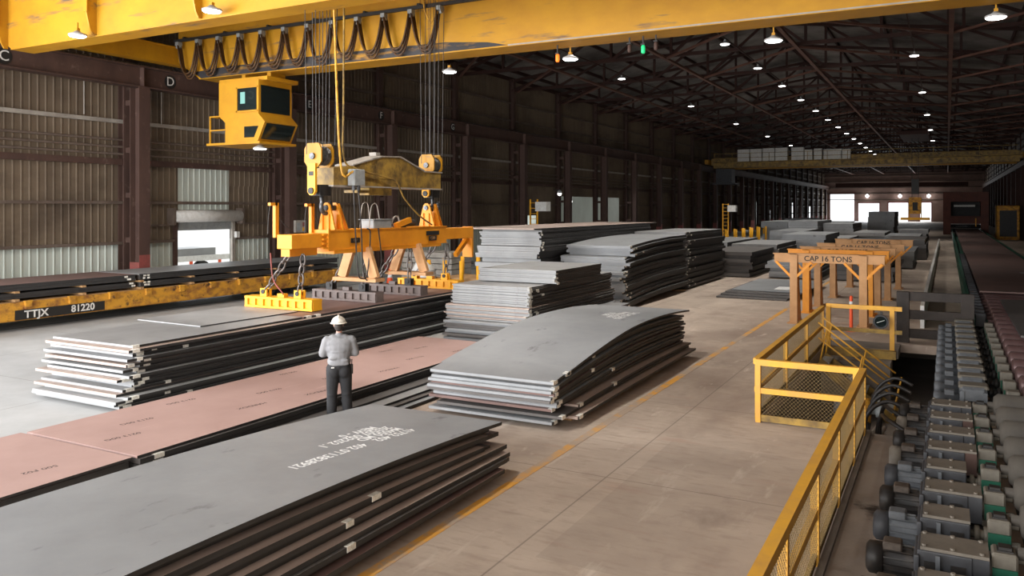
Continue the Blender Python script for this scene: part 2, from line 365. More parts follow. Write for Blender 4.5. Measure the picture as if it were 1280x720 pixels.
# far end wall with four open doors
ew = MB()
doors = [(-29.7, -23.3, 7.9), (-22.2, -16.8, 5.1), (-14.4, -9.5, 5.2), (-6.5, -3.8, 5.2)]
x = WX
for a, b, z in doors:
    ew.box(x, a, YE, YE + .2, 0, 9.5); ew.box(a, b, YE, YE + .2, z, 9.5); x = b
ew.box(x, RX, YE, YE + .2, 0, 9.5); ew.box(WX, RX, YE, YE + .2, 9.5, 17.2)
M['endwall'] = mat('end_wall_sheet', (.42, .29, .25), (.28, .19, .16), .3, .35, .7, .8)
wb = struct(ew.build('wall_back', 'endwall'))
for k in range(6): MB().box(WX, RX, YE - .3, YE, 6.0 + 1.7 * k, 6.25 + 1.7 * k).build('girt', 'girt', wb)
for a, b, z in doors: MB().box(a - .25, a, YE - .1, YE, 0, z + .2).box(b, b + .25, YE - .1, YE, 0, z + .2).box(a - .25, b + .25, YE - .1, YE, z, z + .3).build('door_frame', 'redband', wb)
MB().box(-28, 5, YE - 2.5, YE - 1.5, 9.6, 10.8).build('crane_girder', 'truss', wb)

# roof: sheets on a shallow pitch with purlins
XM = (WX + RX) / 2
def roofz(x): return 14.5 + (1 - abs(x - XM) / (RX - XM)) * 2.6
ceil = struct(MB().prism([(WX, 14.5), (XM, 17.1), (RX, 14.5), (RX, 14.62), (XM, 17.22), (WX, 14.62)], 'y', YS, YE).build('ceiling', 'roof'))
for k in range(11):
    px = WX + 1.5 + k * (RX - WX - 3) / 10
    MB().box(px - .06, px + .06, YS, YE, roofz(px) - .26, roofz(px) - .02).build('purlin', 'truss', ceil)

# outside, seen through the doors
struct(MB().box(-140, WX, -40, 330, -.3, -.02).box(WX, 60, YE, 330, -.3, -.02).build('ground', 'ground'))
# annex behind the open bay
an = struct(MB().box(-41, -40.9, 62.8, 86, 0, 5.6).box(-41, WX - .13, 62.8, 63, 0, 5.6).box(-41, WX - .13, 86, 86.2, 0, 5.6).build('wall_annex', 'walllow'))
MB().box(-41, WX - .13, 62.8, 86.2, 5.6, 5.8).build('ceiling', 'rust', an)

# roof trusses
def truss_mesh():
    n = 10; parts = {'bottom_chord': MB(), 'top_chord': MB(), 'web': MB()}
    zb = 13.4; xs = [WX + .3 + (RX - WX - .6) * i / n for i in range(n + 1)]
    parts['bottom_chord'].bar((xs[0], 0, zb), (xs[-1], 0, zb), .26, .2)
    for i in range(n):
        parts['top_chord'].bar((xs[i], 0, roofz(xs[i]) - .38), (xs[i + 1], 0, roofz(xs[i + 1]) - .38), .24, .2)
    for i in range(n + 1):
        if 0 < i < n: parts['web'].bar((xs[i], 0, zb), (xs[i], 0, roofz(xs[i]) - .38), .15, .15)
    for i in range(n):
        a, b = (i, i + 1) if i >= n / 2 else (i + 1, i)
        parts['web'].bar((xs[b], 0, zb), (xs[a], 0, roofz(xs[a]) - .38), .16, .16) if abs(b - n / 2) > abs(a - n / 2) else parts['web'].bar((xs[a], 0, zb), (xs[b], 0, roofz(xs[b]) - .38), .16, .16)
    return parts
tr = None
for k, yy in enumerate(COLY):
    if yy < 10 and k: continue
    if tr is None:
        tr = empty('roof_truss', (0, yy, 0), 'dark red steel roof truss with open web spanning the whole hall', 'truss', 'roof trusses across the hall')
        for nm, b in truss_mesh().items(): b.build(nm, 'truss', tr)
    else:
        c = copy_tree(tr); c.location = (0, yy, 0)
for i, x in enumerate((-20.0, -10.75, -1.7)):
    tag(MB().box(x - .03, x + .03, 5, YE - 60, 13.24, 13.3).build('lamp_rail', 'truss'), 'thin dark conduit under the trusses carrying the ' + ['left', 'middle', 'right'][i] + ' row of high bay lamps', 'conduit')
M['strut'] = mat('strut_red_oxide', (.17, .08, .055), (.11, .05, .035), .8, .35, .7, .7)
STX = [-23.2, -15.4, -7.6, .2]
for i, sx in enumerate(STX):
    tag(MB().box(sx - .11, sx + .11, 5, YE, 13.16, 13.298).build('roof_strut', 'strut'),
        'long dark red strut running down the hall under the trusses, ' + ['nearest the left wall', 'second from the left wall', 'third from the left wall', 'nearest the roller conveyor'][i], 'strut')
for k in range(1, len(COLY) - 1):
    y0, y1 = COLY[k], COLY[k + 1]
    for a, b in (((STX[0], y0), (WX + .75, y1)), ((STX[2], y0), (STX[1], y1)), ((STX[2], y0), (STX[3], y1)), ((RX - 1.1, y0), (STX[3], y1))):
        if k > 14: continue
        tag(MB().bar((a[0], a[1], 13.23), (b[0], b[1], 13.23), .13, .12).build('brace', 'strut'), 'thin dark diagonal wind brace between two roof trusses', 'brace', 'diagonal roof braces')

# columns of the left row
col0 = None
def column():
    t = empty('steel_column', (0, 0, 0), 'dark red steel column pair along the left wall', 'column', 'columns along the left wall')
    x = -29.95
    MB().box(x - .3, x - .26, -.26, .26, 0, 9.02).box(x + .26, x + .3, -.26, .26, 0, 9.02).box(x - .26, x + .26, -.02, .02, 0, 9.02).build('inner_post', 'rust', t)
    MB().box(WX + .1, WX + .14, -.2, .2, 0, 14.3).box(WX + .46, WX + .5, -.2, .2, 0, 14.3).box(WX + .14, WX + .46, -.02, .02, 0, 14.3).build('outer_post', 'rust', t)
    for z in (.7, 2.6, 4.5, 6.4, 8.4): MB().box(WX + .5, x - .3, -.12, .12, z - .1, z + .12).build('batten', 'rust', t)
    MB().box(x + .301, x + .306, -.26, .26, 0, 2.0).box(x - .3, x + .3, -.266, -.261, 0, 1.7).build('red_band', 'redband', t)
    MB().box(x - .4, x + .4, -.4, .4, 0, .06).build('base_plate', 'rust', t)
    return t
ordn = ['nearest the camera', 'beside the roller door']
for k, yy in enumerate(COLY):
    if yy < 11: continue
    if col0 is None: col0 = column(); c = col0
    else: c = copy_tree(col0)
    c.location = (0, yy, 0)
    if abs(yy - 22.7) < .1:
        c['label'] = 'dark red steel column pair with red base left of the open roll shutter'
    elif yy > 22.7:
        c['label'] = 'dark red steel column pair, ' + ORD[round((yy - 22.7) / 8.75) - 1] + ' along the left wall beyond the roll shutter'
# right row, only the posts
for k, yy in enumerate(COLY):
    if yy < 60: continue
    tag(MB().box(RX - .9, RX - .4, yy - .25, yy + .25, 0, 9.02).box(RX - .4, RX - .26, yy - .2, yy + .2, 0, 14.3).build('steel_column', 'truss'), 'dark steel column, ' + ORD[min(25, round((yy - 66) / 8.75))] + ' along the shadowed right wall', 'column', 'columns along the right wall')

# crane runways
def runway(x, label, letters):
    t = empty('crane_runway', (x, 0, 0), label, 'runway beam')
    MB().box(-.28, .28, YS, YE, 9.02, 9.07).box(-.28, .28, YS, YE, 9.86, 9.92).box(-.02, .02, YS, YE, 9.07, 9.86).build('beam', 'rust', t)
    for yy in COLY:
        if yy < 120: MB().box(.02, .27, yy - .02, yy + .02, 9.07, 9.86).build('stiffener', 'rust', t)
    MB().box(-.05, .05, YS, YE, 9.92, 10.02).build('rail', 'hook', t)
    for ch, yy, z in letters:
        MB().cyl((.022, yy, z), (.03, yy, z), .3, n=20).build('bay_disc', 'dark', t)
        text('bay_letter', ch, .55, 'white', t, (.034, yy, z), FX, .002)
    return t
runway(-29.95, 'long dark red crane runway beam with bay letters along the left wall', [('C', 17.1, 9.45), ('D', 24.2, 9.47), ('E', 33.0, 9.47), ('F', 39.2, 9.5), ('G', 47.2, 9.5)])
runway(RX - .65, 'long dark crane runway beam along the right wall', [])
for i, z in enumerate((6.25, 6.55, 6.85)):
    tag(MB().tube([(WX + .42, 10.2, z), (WX + .42, 125, z)], .05, 8).build('wall_pipe', 'girt'), ['lowest', 'middle', 'top'][i] + ' of three long pipes clipped along the left wall', 'pipe')
for yy, z0, z1 in ((20.9, 7.8, 9.3), (24.6, 7.7, 9.2)):
    tag(MB().tube([(WX + .2, yy, z0), (WX + .2, yy, z1)], .025, 6).build('conduit', 'pale'), 'thin pale vertical conduit high on the left wall ' + ('left' if yy < 22 else 'right') + ' of the red based column', 'conduit')

# roller door
dr = empty('roll_shutter', (WX, 27.1, 0), 'grey roll shutter half raised in the left wall with a trailer outside', 'shutter')
MB().lathe((.32, -1.95, 3.58), (.32, 1.95, 3.58), [(0, .28), (3.9, .28)], 18).build('hood', 'white', dr, True)
for s in (-2.1, 1.95): MB().box(.06, .5, s, s + .15, 3.2, 3.95).build('bracket', 'girt', dr)
MB().box(.02, .10, -1.62, 1.62, 2.92, 3.35).build('curtain', 'grey', dr)
for s in (-1, 1): MB().box(.05, .18, s * 1.7 - .09, s * 1.7 + .09, 0, 3.3).build('guide_rail', 'pale' if s > 0 else 'rust', dr)
MB().box(.12, .35, 1.72, 1.92, 2.5, 2.8).build('switch_box', 'white', dr)
# trailer outside
t = empty('flatbed_trailer', (-38, 27, 0), 'pale flatbed trailer carrying steel outside the open roller door', 'trailer')
MB().box(-1.2, 1.2, -5, 7, 1.0, 1.3).build('deck', 'white', t)
for k in range(6): MB().box(1.2, 1.24, -4 + k * 2, -3.8 + k * 2, .5, 1.0).build('mud_bracket', 'orange', t)
b = MB()
for yy in (-3.5, -2.3, 5): b.cyl((1.15, yy, .5), (.8, yy, .5), .5, n=18)
b.build('wheels', 'dark', t, True)
MB().box(-1, 1, -4, 1.5, 1.3, 2.1).build('steel_load', 'plate2', t)
MB().box(-1, 1, 1.7, 6, 1.3, 1.7).build('steel_load', 'plate2', t)
MB().bar((1.22, .9, 1.2), (1.22, 1.5, 2.2), .06, .06).build('strap', 'white', t)

# ------------------------------------------------------------------ steel plates
NPLATE = 0
def plate(x0, x1, y0, y1, z, t, m, label, group, rz=0, bend=None, tags=(), name='steel_plate'):
    """one plate: origin at its near-left lower corner's centre; bend(s) lifts along its length, s in 0..1"""
    global NPLATE; NPLATE += 1
    cx, cy = (x0 + x1) / 2, (y0 + y1) / 2; w, l = (x1 - x0) / 2, (y1 - y0) / 2
    n = 18 if bend else 1; vs = []; fs = []
    for i in range(n + 1):
        s = i / n; yy = -l + 2 * l * s; dz = bend(s) if bend else 0
        vs += [(-w, yy, dz), (w, yy, dz), (w, yy, dz + t), (-w, yy, dz + t)]
    for i in range(n):
        for k in range(4): fs.append((4 * i + k, 4 * i + (k + 1) % 4, 4 * i + 4 + (k + 1) % 4, 4 * i + 4 + k))
    fs += [(3, 2, 1, 0), (4 * n, 4 * n + 1, 4 * n + 2, 4 * n + 3)]
    o = MB().add(vs, fs).build(name, m); o.location = (cx, cy, z); o.rotation_euler = (0, 0, rz)
    o.data.materials.append(M['edge'])          # long sides go near black: their shade is put into the colour
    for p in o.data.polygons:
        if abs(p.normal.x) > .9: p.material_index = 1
    tag(o, label, 'steel plate', group)
    for s in tags:
        yy = -l + 2 * l * s; dz = bend(s) if bend else 0
        a = rnd.uniform(.06, .10); tb = MB()
        tb.box(w - .07, w + .004, yy - a, yy + a, dz + t + .001, dz + t + .005).box(w + .002, w + .007, yy - a, yy + a, dz + t - .06, dz + t + .005)
        tb.build('paper_tag', 'tag', o)
    return o
def stack(x0, x1, y0, y1, z0, ztop, n, m, where, jx=.05, jy=.12, top_label=None, top_m=None, bend=None, tags=.5, shift=None, mats=None, rz=0):
    t = (ztop - z0) / n
    for i in range(n):
        a = rnd.uniform(-jx, jx); b = rnd.uniform(-jy, jy); c = rnd.uniform(-jy, jy); d = rnd.uniform(-jx, jx) * .5
        sx = sy = ey = 0
        if shift:
            sx, sy, ey = shift(i / max(1, n - 1))
        last = i == n - 1
        bb = None
        if bend: bb = bend
        tg = ([rnd.choice((.008, .012, .015, .02))] if rnd.random() < tags else []) + ([rnd.uniform(.03, .16)] if tags > .75 and rnd.random() < .4 else [])
        plate(x0 + a + sx, x1 + a + d + sx, y0 + b + sy, y1 + c + ey, z0 + i * t, t - .004, (mats(i, n) if mats else (top_m if last and top_m else m)),
              (top_label if last and top_label else 'steel plate in ' + where), None if last and top_label else 'plates in ' + where, rz + rnd.uniform(-.004, .004), bb, tg)
    return t

# D: large foreground stack
def bD(s): yy = 1.0 + 9.8 * s; return -.0058 * max(0, yy - 4) ** 2
matD = lambda i, n: ['brownedge', 'brown2', 'brownedge', 'plate3', 'brownedge', 'brown2', 'brownedge', 'plate3'][i % 8]
tD = .82 / 12
steps = [(.33, -.9), (.40, -.45), (.26, -.05), (.34, -.25), (.30, -.1), (.16, -.7), (.22, -.05), (.10, -.35), (.15, -.6), (.02, .05), (.07, -.35), (-.06, -.1)]
for i, (sx, ey) in enumerate(steps):
    plate(-8.35 + sx, -6.0 + sx, 1.0, 10.75 + ey, .10 + i * tD, tD - .008, matD(i, 9), 'brown edged steel plate under the big foreground plate with white stencils', 'plates under the foreground stencilled plate', R(.6),
          (lambda k: (lambda s: bD(s) * k))(i / 12), [.62 + .05 * (i % 3)] if i in (3, 6, 8) else [])
pD = plate(-8.36, -5.92, 1.0, 10.8, .95, .05, 'plate', 'large bluish grey steel plate with white stencilled numbers in the foreground', None, R(.6), bD)
# stencils follow the plate's surface
def stencil(parent, rows, base, ang, size, bend, cy, m='stencil', xs=1.0, zoff=.052):
    for body, dx, dy in rows:
        o = text('stencilled_text', body, size, m, parent, (0, 0, 0), (0, 0, 0), .0, 'LEFT', xs, size * .022)
        # lay out: reading direction -Y, up +X, bent on the plate
        me = o.data
        for v in me.vertices:
            lx, ly = v.co.x * xs, v.co.y
            px = base[0] + dx + ly * cos(ang) - lx * sin(ang); py = base[1] + dy - lx * cos(ang) - ly * sin(ang)
            v.co = (px, py, bend(py) + zoff)
        o.scale = (1, 1, 1)
stencil(pD, [('41752 402', .02, .05), ('402 0T13828921', 0, -1.02), ('M4050 MD', -.17, .0), ('203507 002252 .1', -.34, -.02), ('MEW - 0', -.50, -.15)], (.42, 3.60), R(1.5), .215, lambda py: bD((py + 4.9) / 9.8), 5.9, 'stencil', .92)

# C: bowed stack in the middle
def bC(s): return .03 + .43 * sin(pi / 2 * min(1, s / .58)) - (.15 * ((s - .58) / .42) ** 2 if s > .58 else 0)
lc = 'the bowed stack in the middle of the floor'
nC = 15
for i in range(nC - 1):
    f = i / nC
    low = i < 4
    sx = rnd.uniform(-.07, .07) + ((.50 - .07 * i if i % 2 else .16) if low else .10 * (nC - i) / nC)
    y0 = 13.35 + rnd.uniform(-.15, .15) - .25 * (1 - f) + (rnd.uniform(.3, 1.2) if low and i % 2 else 0)
    plate(-8.95 + sx, -6.3 + sx, y0, 21.5 + rnd.uniform(-.25, .15), .10 + .052 * i, .049, ['plate', 'plate', 'plate3', 'plate', 'brown2'][i % 5] if not (low and i % 2) else 'brownedge',
          'steel plate in ' + lc, 'plates in ' + lc, rnd.uniform(-.006, .006), (lambda k: (lambda s: bC(s) * k))(min(1, f * 1.0)), [rnd.choice((.01, .012, .02)), ] + ([rnd.uniform(.2, .5)] if i % 3 == 0 else []))
pC = plate(-8.95, -6.22, 13.7, 21.9, .10 + .052 * (nC - 1), .045, 'plate', 'grey bowed steel plate with small white stencils on top of the middle stack', None, 0, bC, [.012, .02])
stencil(pC, [('71425 402 GR50', 0, 0), ('M 4050 02235', -.24, -.05), ('0T2381', -.48, -.4)], (.62, 1.9), R(0), .27, lambda py: bC((py + 4.1) / 8.2), 0, 'stencil', .8, .052)

# A: stack under the magnets
la = 'the wide stack under the magnets'
stack(-17.0, -14.35, 10.75, 24.6, .05, 1.17, 20, 'plate2', la, .10, .25, None, None, None, .95, lambda f: (.12 * (1 - f), -.35 * (1 - f), 0), lambda i, n: ['plate2', 'plate', 'plate2', 'plate2', 'brownedge'][i % 5])
plate(-17.0, -14.4, 10.75, 15.6, 1.17, .045, 'plate2', 'pale grey steel plate on top of the wide stack before the magnets', None, 0, None, [.015])
plate(-17.0, -14.36, 15.62, 24.6, 1.17, .05, 'brown2', 'dark reddish steel plate that the row of magnets rests on', None, 0, None, [.02, .06])
plate(-17.5, -15.2, 13.2, 16.3, 1.222, .022, 'plate2', 'thin grey plate overlapping the pale top plate beside the yellow magnet', None, R(-2))

# brown stack behind the foreground
lb = 'the low stack under the pink rusty plates'
for i in range(4):
    plate(-12.85 + .30 * (4 - i) / 2, -9.35 - .14 * i - (.15 if i == 3 else 0), 7.9 + rnd.uniform(-.3, .3), 18.2 + rnd.uniform(-.3, .3), .03 + .045 * i, .042, ['plate', 'plate3', 'plate2', 'plate3'][i], 'steel plate in ' + lb, 'plates in ' + lb, rnd.uniform(-.004, .004), None, [.02])
for i in range(2):
    plate(-12.9, -10.25 + .03 * i, 7.75, 18.5, .21 + .09 * i, .075, 'plate3', 'dark steel plate just below the long pink rusty plate', 'dark plates below the long pink plate', 0, None, [.03])
pB1 = plate(-12.92, -10.27, 7.74, 18.6, .385, .035, 'brown', 'long pink rusty steel plate beside the standing man', None)
plate(-12.95, -10.3, -3, 7.62, .03, .34, 'plate3', 'dark thick plate under the pink rusty plate at the left frame edge', None)
pB2 = plate(-12.95, -10.27, -3, 7.66, .388, .036, 'brown', 'pink rusty steel plate running out of the picture at lower left', None)
for p_, pos in ((pB1, [(.6, -2.2), (-.3, -3.9), (.2, .3), (-.5, 1.4), (.5, 3.0), (-.2, 4.2), (.9, -.8), (-.8, -2.6), (-.9, .2), (.8, 1.6), (.0, -1.2), (-.7, 3.4), (.9, 4.4), (.3, -4.6)]), (pB2, [(.3, 3.6), (-.35, 4.2), (.75, 4.6), (.2, 2.3)])):
    l2 = 5.45 if p_ is pB1 else 5.33
    for j, (dx, dy) in enumerate(pos):
        stencil(p_, [(['HARDOX', '0213 00G', '500 F02'][j % 3], 0, 0)], (dx, dy), R(8), .13, lambda py: 0, 0, 'brownink', 1.1, .0365)

# B: tiered stack behind the man
lB = 'the tiered pale stack right of the magnets'
stack(-13.3, -10.45, 20.5, 27.5, .05, .62, 8, 'plate3', lB, .12, .15, None, None, None, .4, lambda f: (.05, .2 * f - .1, 0), lambda i, n: ['plate', 'plate3', 'plate3', 'plate'][i % 4])
plate(-13.1, -9.75, 20.4, 26.9, .62, .035, 'plate2', 'wide pale plate jutting out from under the tiered stack', None, 0, None, [.01])
stack(-13.35, -10.55, 20.65, 27.4, .67, 1.10, 11, 'plate2', lB, .04, .06, None, None, None, .8, None, lambda i, n: ['plate2', 'brownedge', 'plate2'][i % 3])
stack(-13.2, -10.6, 20.8, 27.3, 1.10, 1.68, 14, 'plate2', lB, .035, .05, None, None, None, .8)
stack(-12.95, -10.3, 22.0, 25.6, 1.70, 2.10, 10, 'plate2', lB, .03, .05, 'pale grey plate topping the tiered stack right of the magnets', 'plate2', None, .7)

# F: tall stack behind on the left, E: two tall bowed stacks
lf = 'the tall rear stack against the left columns'
stack(-16.9, -14.2, 28.6, 42, .06, 1.95, 11, 'plate2', lf, .10, .15, None, None, None, .4)
stack(-16.8, -14.0, 28.4, 42.3, 1.97, 2.45, 5, 'plate2', lf, .12, .15, None, None, None, .5)
stack(-16.75, -14.05, 28.6, 42, 2.47, 3.1, 8, 'plate2', lf, .05, .08, None, None, None, .5)
plate(-17.5, -14.05, 28.0, 43, 3.12, .05, 'brownedge', 'wide tan plate overhanging the top of the tall rear stack', None)
le = 'the tall dark stack behind the bowed stack'
def bE(s): return .22 * (1 - (1 - min(1, s * 1.3)) ** 2) - .16
stack(-13.75, -10.95, 29.6, 38.1, .22, 2.62, 22, 'plate', le, .10, .25, 'grey plate on top of the tall dark stack behind the bowed stack', 'plate', bE, .8, lambda f: (-.1 * f, .9 * f * f + .2 * sin(9 * f), 0))
le2 = 'the tall dark stack standing behind the first, end to end'
stack(-13.75, -11.1, 38.75, 46, .08, 2.78, 20, 'plate3', le2, .09, .12, 'flat plate topping the rear of the two tall dark stacks', 'plate2', None, .9)

# H: low plates on the floor
for i in range(3):
    plate(-9.0 + .1 * i, -6.0 + .2 * i, 35.9 + .4 * i, 42.5, .02 + .075 * i, .06, 'plate3', 'dark plate lying low on the floor left of the trestles', 'low floor plates left of the trestles')
pH = plate(-8.6, -5.4, 37.2, 43.2, .25, .04, 'plate', 'grey plate with a pale stencil lying low left of the trestles', None)
MB().box(.1, .75, -2.3, -.9, .041, .043).build('stencil_patch', 'stencil', pH)

# far stacks: x0, x1, y0, y1, top, n, material, where
far = [(-12.6, -9.8, 46.9, 53.5, 1.45, 7, 'plate3', 'the first short stack right of the tall dark stacks'),
       (-12.8, -9.9, 55, 63, 1.55, 5, 'plate2', 'the second short stack down the aisle on the left'),
       (-16.0, -13.2, 56, 66, 1.6, 4, 'plate2', 'the short stack behind the tall dark stacks'),
       (-8.9, -6.2, 47, 54, .95, 5, 'plate', 'the low stack seen between the trestle legs'),
       (-11.4, -8.2, 65, 74, 1.9, 5, 'plate', 'the middle stack down the aisle'),
       (-8.4, -5.5, 57, 66, 1.05, 3, 'brown2', 'the low brown topped stack beyond the trestles'),
       (-5.5, -2.5, 47.5, 56, 1.75, 7, 'plate3', 'the dark stack behind the last trestle'),
       (-4.8, -1.9, 58, 66, 1.15, 4, 'plate', 'the stack by the aisle strip beyond the dark stack'),
       (-14.6, -11.6, 78, 88, 1.8, 4, 'plate', 'the stack at mid distance left of the aisle'),
       (-10.9, -7.8, 78, 87, 1.2, 4, 'plate2', 'the flat stack at mid distance in the centre'),
       (-7.4, -4.2, 70, 79, 1.2, 4, 'plate', 'the flat stack at mid distance right of the centre'),
       (-4.1, -1.4, 69, 78, 1.5, 4, 'plate3', 'the dark stack at mid distance by the aisle strip'),
       (-15.2, -12.2, 92, 104, 2.5, 4, 'plate', 'the higher stack in the far left group'),
       (-12.0, -9.0, 95, 105, 2.2, 4, 'plate', 'the second stack in the far left group'),
       (-8.6, -5.6, 90, 100, 1.4, 4, 'plate2', 'the far centre stack'),
       (-5.2, -2.2, 84, 94, 1.3, 4, 'plate', 'the far stack nearest the conveyor'),
       (-19.5, -16.5, 100, 112, 2.3, 3, 'plate', 'the far stack near the left columns'),
       (-14.5, -11.5, 112, 124, 2.0, 3, 'plate2', 'the very far stack left of centre'),
       (-9.3, -6.1, 118, 128, 3.4, 5, 'plate', 'the tall stack before the bright far doors'),
       (-5.0, -2.0, 104, 114, 1.4, 3, 'plate', 'the low far stack under the hanging hoist'),
       (-20.0, -17.0, 118, 130, 2.4, 3, 'plate', 'the farthest stack by the left columns')]
for a, b, c, d, z, n, m, w in far:
    stack(a, b, c, d, .06, z, n, m, w, .12, .3, None, None, None, .25)

# timber skids under stacks (each a thing)
def skid(x0, x1, y, z=0, h=.1, lab='timber skid lying on the floor under a plate stack'):
    tag(MB().box(x0, x1, y - .08, y + .08, z, z + h).build('timber_skid', 'wood'), lab, 'timber', 'timber skids under the plate stacks')
for yy in (2, 5, 8, 9.8): skid(-8.2, -5.9, yy)
for yy in (14, 16.5, 19, 20.8): skid(-8.7, -6.2, yy)
for yy in (30.0, 38.0): skid(-13.6, -11, yy, 0, .06)

# ------------------------------------------------------------------ flat railcar
rc = empty('flat_railcar', (-27.8, 18, 0), 'worn yellow flat railcar loaded with steel plates along the left wall', 'railcar')
yl = 13.5
MB().box(-1.35, 1.35, -yl, yl, .86, .95).build('deck', 'wood', rc)
b = MB()
for s in (-1, 1): b.box(s * 1.4 - .04, s * 1.4 + .04, -yl, yl, .36, .93).box(min(s * 1.4, s * 1.2), max(s * 1.4, s * 1.2), -yl, yl, .33, .38)
b.box(-1.4, 1.4, yl - .08, yl, .36, .93).box(-1.4, 1.4, -yl, -yl + .08, .36, .93)
b.build('side_sill', 'car', rc)
MB().box(-.3, .3, -yl, yl, .3, .86).build('centre_sill', 'dark', rc)
for k in range(18):
    yy = -yl + .8 + k * 1.5
    MB().box(1.44, 1.54, yy - .1, yy + .1, .72, .95).box(1.42, 1.56, yy - .12, yy + .12, .92, .97).build('stake_pocket', 'car', rc)
MB().box(1.441, 1.447, -2.6, .55, .36, .68).build('number_panel', 'ink', rc)
text('lettering', 'TTJX', .33, 'white', rc, (1.45, -1.9, .51), FX, .002, xs=1.12, bold=.008)
text('lettering', '81220', .33, 'white', rc, (1.45, -.27, .52), FX, .002, xs=1.05, bold=.008)
for cy in (-9.5, 10.0):
    bg_ = MB()
    bg_.box(.9, 1.05, cy - 1.4, cy + 1.4, .22, .5).box(-1.05, -.9, cy - 1.4, cy + 1.4, .22, .5).box(-.95, .95, cy - .2, cy + .2, .2, .5)
    bg_.build('bogie_frame', 'dark', rc)
    for dy in (-.9, .9):
        for s in (-1, 1): MB().lathe((s * .66, cy + dy, .36), (s * .9, cy + dy, .36), [(0, .4), (.04, .4), (.05, .36), (.24, .35)], 20).build('wheel', 'hook', rc, True)
for k in range(3):
    z = .98 + .0
    pass
lr = 'the load on the flat railcar'
for i in range(5):
    m = ['plate3', 'plate3', 'plate3', 'plate3', 'plate3'][i]
    if i == 4: continue
    z = 1.03 + .095 * i + (.065 if i > 1 else 0)
    plate(-29.0, -26.52 + rnd.uniform(-.03, .03), 9 + .2 * (i % 2), 19.9, z, .092, m, 'dark steel plate of the left half of ' + lr, 'plates in the left half of ' + lr, 0, None, [.995 - .01 * i, .30])
    plate(-29.0, -26.5 + rnd.uniform(-.03, .03), 20.1, 31.2, z, .092, m, 'dark steel plate of the right half of ' + lr, 'plates in the right half of ' + lr, 0, None, [.02, .03])
plate(-29.0, -26.52, 6, 20.0, 1.476, .03, 'brown2', 'reddish plate topping the left half of the railcar load', None)
plate(-29.0, -26.5, 20.05, 31.3, 1.476, .035, 'plate2', 'pale grey plate topping the right half of the railcar load', None)
for k in range(8):
    yy = 13.2 + k * 2.3
    for z in (.955, 1.22):
        tag(MB().box(-28.9, -26.38, yy - .08, yy + .07, z, z + (.073 if z < 1 else .063)).build('spacer_block', 'wood'), 'wooden spacer between the plates on the railcar', 'spacer', 'wooden spacers on the railcar')
# rails under the car
for s in (-.72, .72):
    tag(MB().box(-27.8 + s - .04, -27.8 + s + .04, YS, 60, 0, .012).build('track_rail', 'hook'), ('outer' if s < 0 else 'inner') + ' rail of the track set in the floor under the railcar', 'rail')

# ------------------------------------------------------------------ bridge crane
bc = empty('bridge_crane', (0, 0, 0), 'yellow overhead bridge crane spanning the hall at the top of the picture', 'crane')
def girder(name, y0, y1, z0, z1, xl, xr, taper):
    g = MB().prism([(xl, z0 + taper), (xl + taper * 1.6, z0), (xr - taper, z0), (xr, z0 + taper), (xr, z1), (xl, z1)], 'y', y0, y1)
    # bottom flange lip, top flange
    g.box(xl + taper * 1.6, xr - 1, y0 - .03, y1 + .03, z0 - .025, z0 - .001).box(xl, xr, y0 - .16, y1 + .16, z1, z1 + .04)
    return g.build(name, 'girder', bc)
g1 = girder('front_girder', 16.35, 17.1, 9.4, 11.15, -28.9, RX - 1.2, .45)
for xx in (-28.4, -23.65, -18.9, -14.15):
    MB().prism([(16.35, 9.42), (16.22, 9.42), (16.12, 9.6), (16.0, 10.1), (16.0, 11.1), (16.35, 11.1)], 'x', xx - .03, xx + .03).box(xx - .09, xx + .09, 15.97, 16.0, 10.1, 11.1).build('stiffener', 'girder', g1)
g2 = girder('rear_girder', 23.95, 25.05, 9.42, 11.6, -29.1, RX - 1.2, .8)
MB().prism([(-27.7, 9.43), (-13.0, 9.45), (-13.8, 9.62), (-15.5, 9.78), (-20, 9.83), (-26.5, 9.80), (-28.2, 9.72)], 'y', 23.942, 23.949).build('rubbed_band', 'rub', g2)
MB().box(-13.0, RX - 2.2, 23.942, 23.949, 9.42, 9.47).build('weld_seam', 'pale', g2)
for s, x in (('left', -29.5), ('right', RX - .65)):
    MB().box(x - .25, x + .25, 13.5, 28.2, 10.12, 10.85).box(x - .3, x + .3, 13.5, 28.2, 10.85, 10.9).build('end_truck', 'crane', bc)
    b = MB()
    for yy in (14.2, 16.4, 24.6, 27.5): b.cyl((x - .1 - (.35 if s == 'left' else 0), yy, 10.3), (x + .1 - (.35 if s == 'left' else 0), yy, 10.3), .28, n=18)
    b.build('truck_wheel', 'dark', bc, True)
# festoon
MB().box(-29.0, -13.6, 23.62, 23.72, 11.0, 11.12).build('festoon_rail', 'dark', bc)
for k in range(7): MB().box(-28.5 + 2.4 * k, -28.4 + 2.4 * k, 23.65, 23.95, 11.12, 11.2).build('rail_bracket', 'dark', bc)
hx = [-28.75 + 1.2 * k for k in range(12)]
for x in hx: MB().box(x - .09, x + .09, 23.56, 23.78, 10.84, 11.0).cyl((x - .1, 23.67, 10.8), (x + .1, 23.67, 10.8), .07, n=10).build('festoon_trolley', 'grey', bc)
for k in range(11):
    dep = [1.35, 1.3, 1.25, 1.3, 1.3, 1.3, 1.35, 1.25, 1.3, 1.3, 1.35][k]
    b = MB()
    for j in range(3):
        off = (j - 1) * .085; dj = dep + (j - 1) * .10
        pts = []
        for i in range(17):
            s = i / 16; cx_ = hx[k] + .05 + (1.1) * s
            pts.append((cx_, 23.67 + off, 10.86 - dj * (1 - abs(2 * s - 1) ** 2.6)))
        b.tube(pts, .04, 6)
    b.build('festoon_cable', 'cable', bc, True)
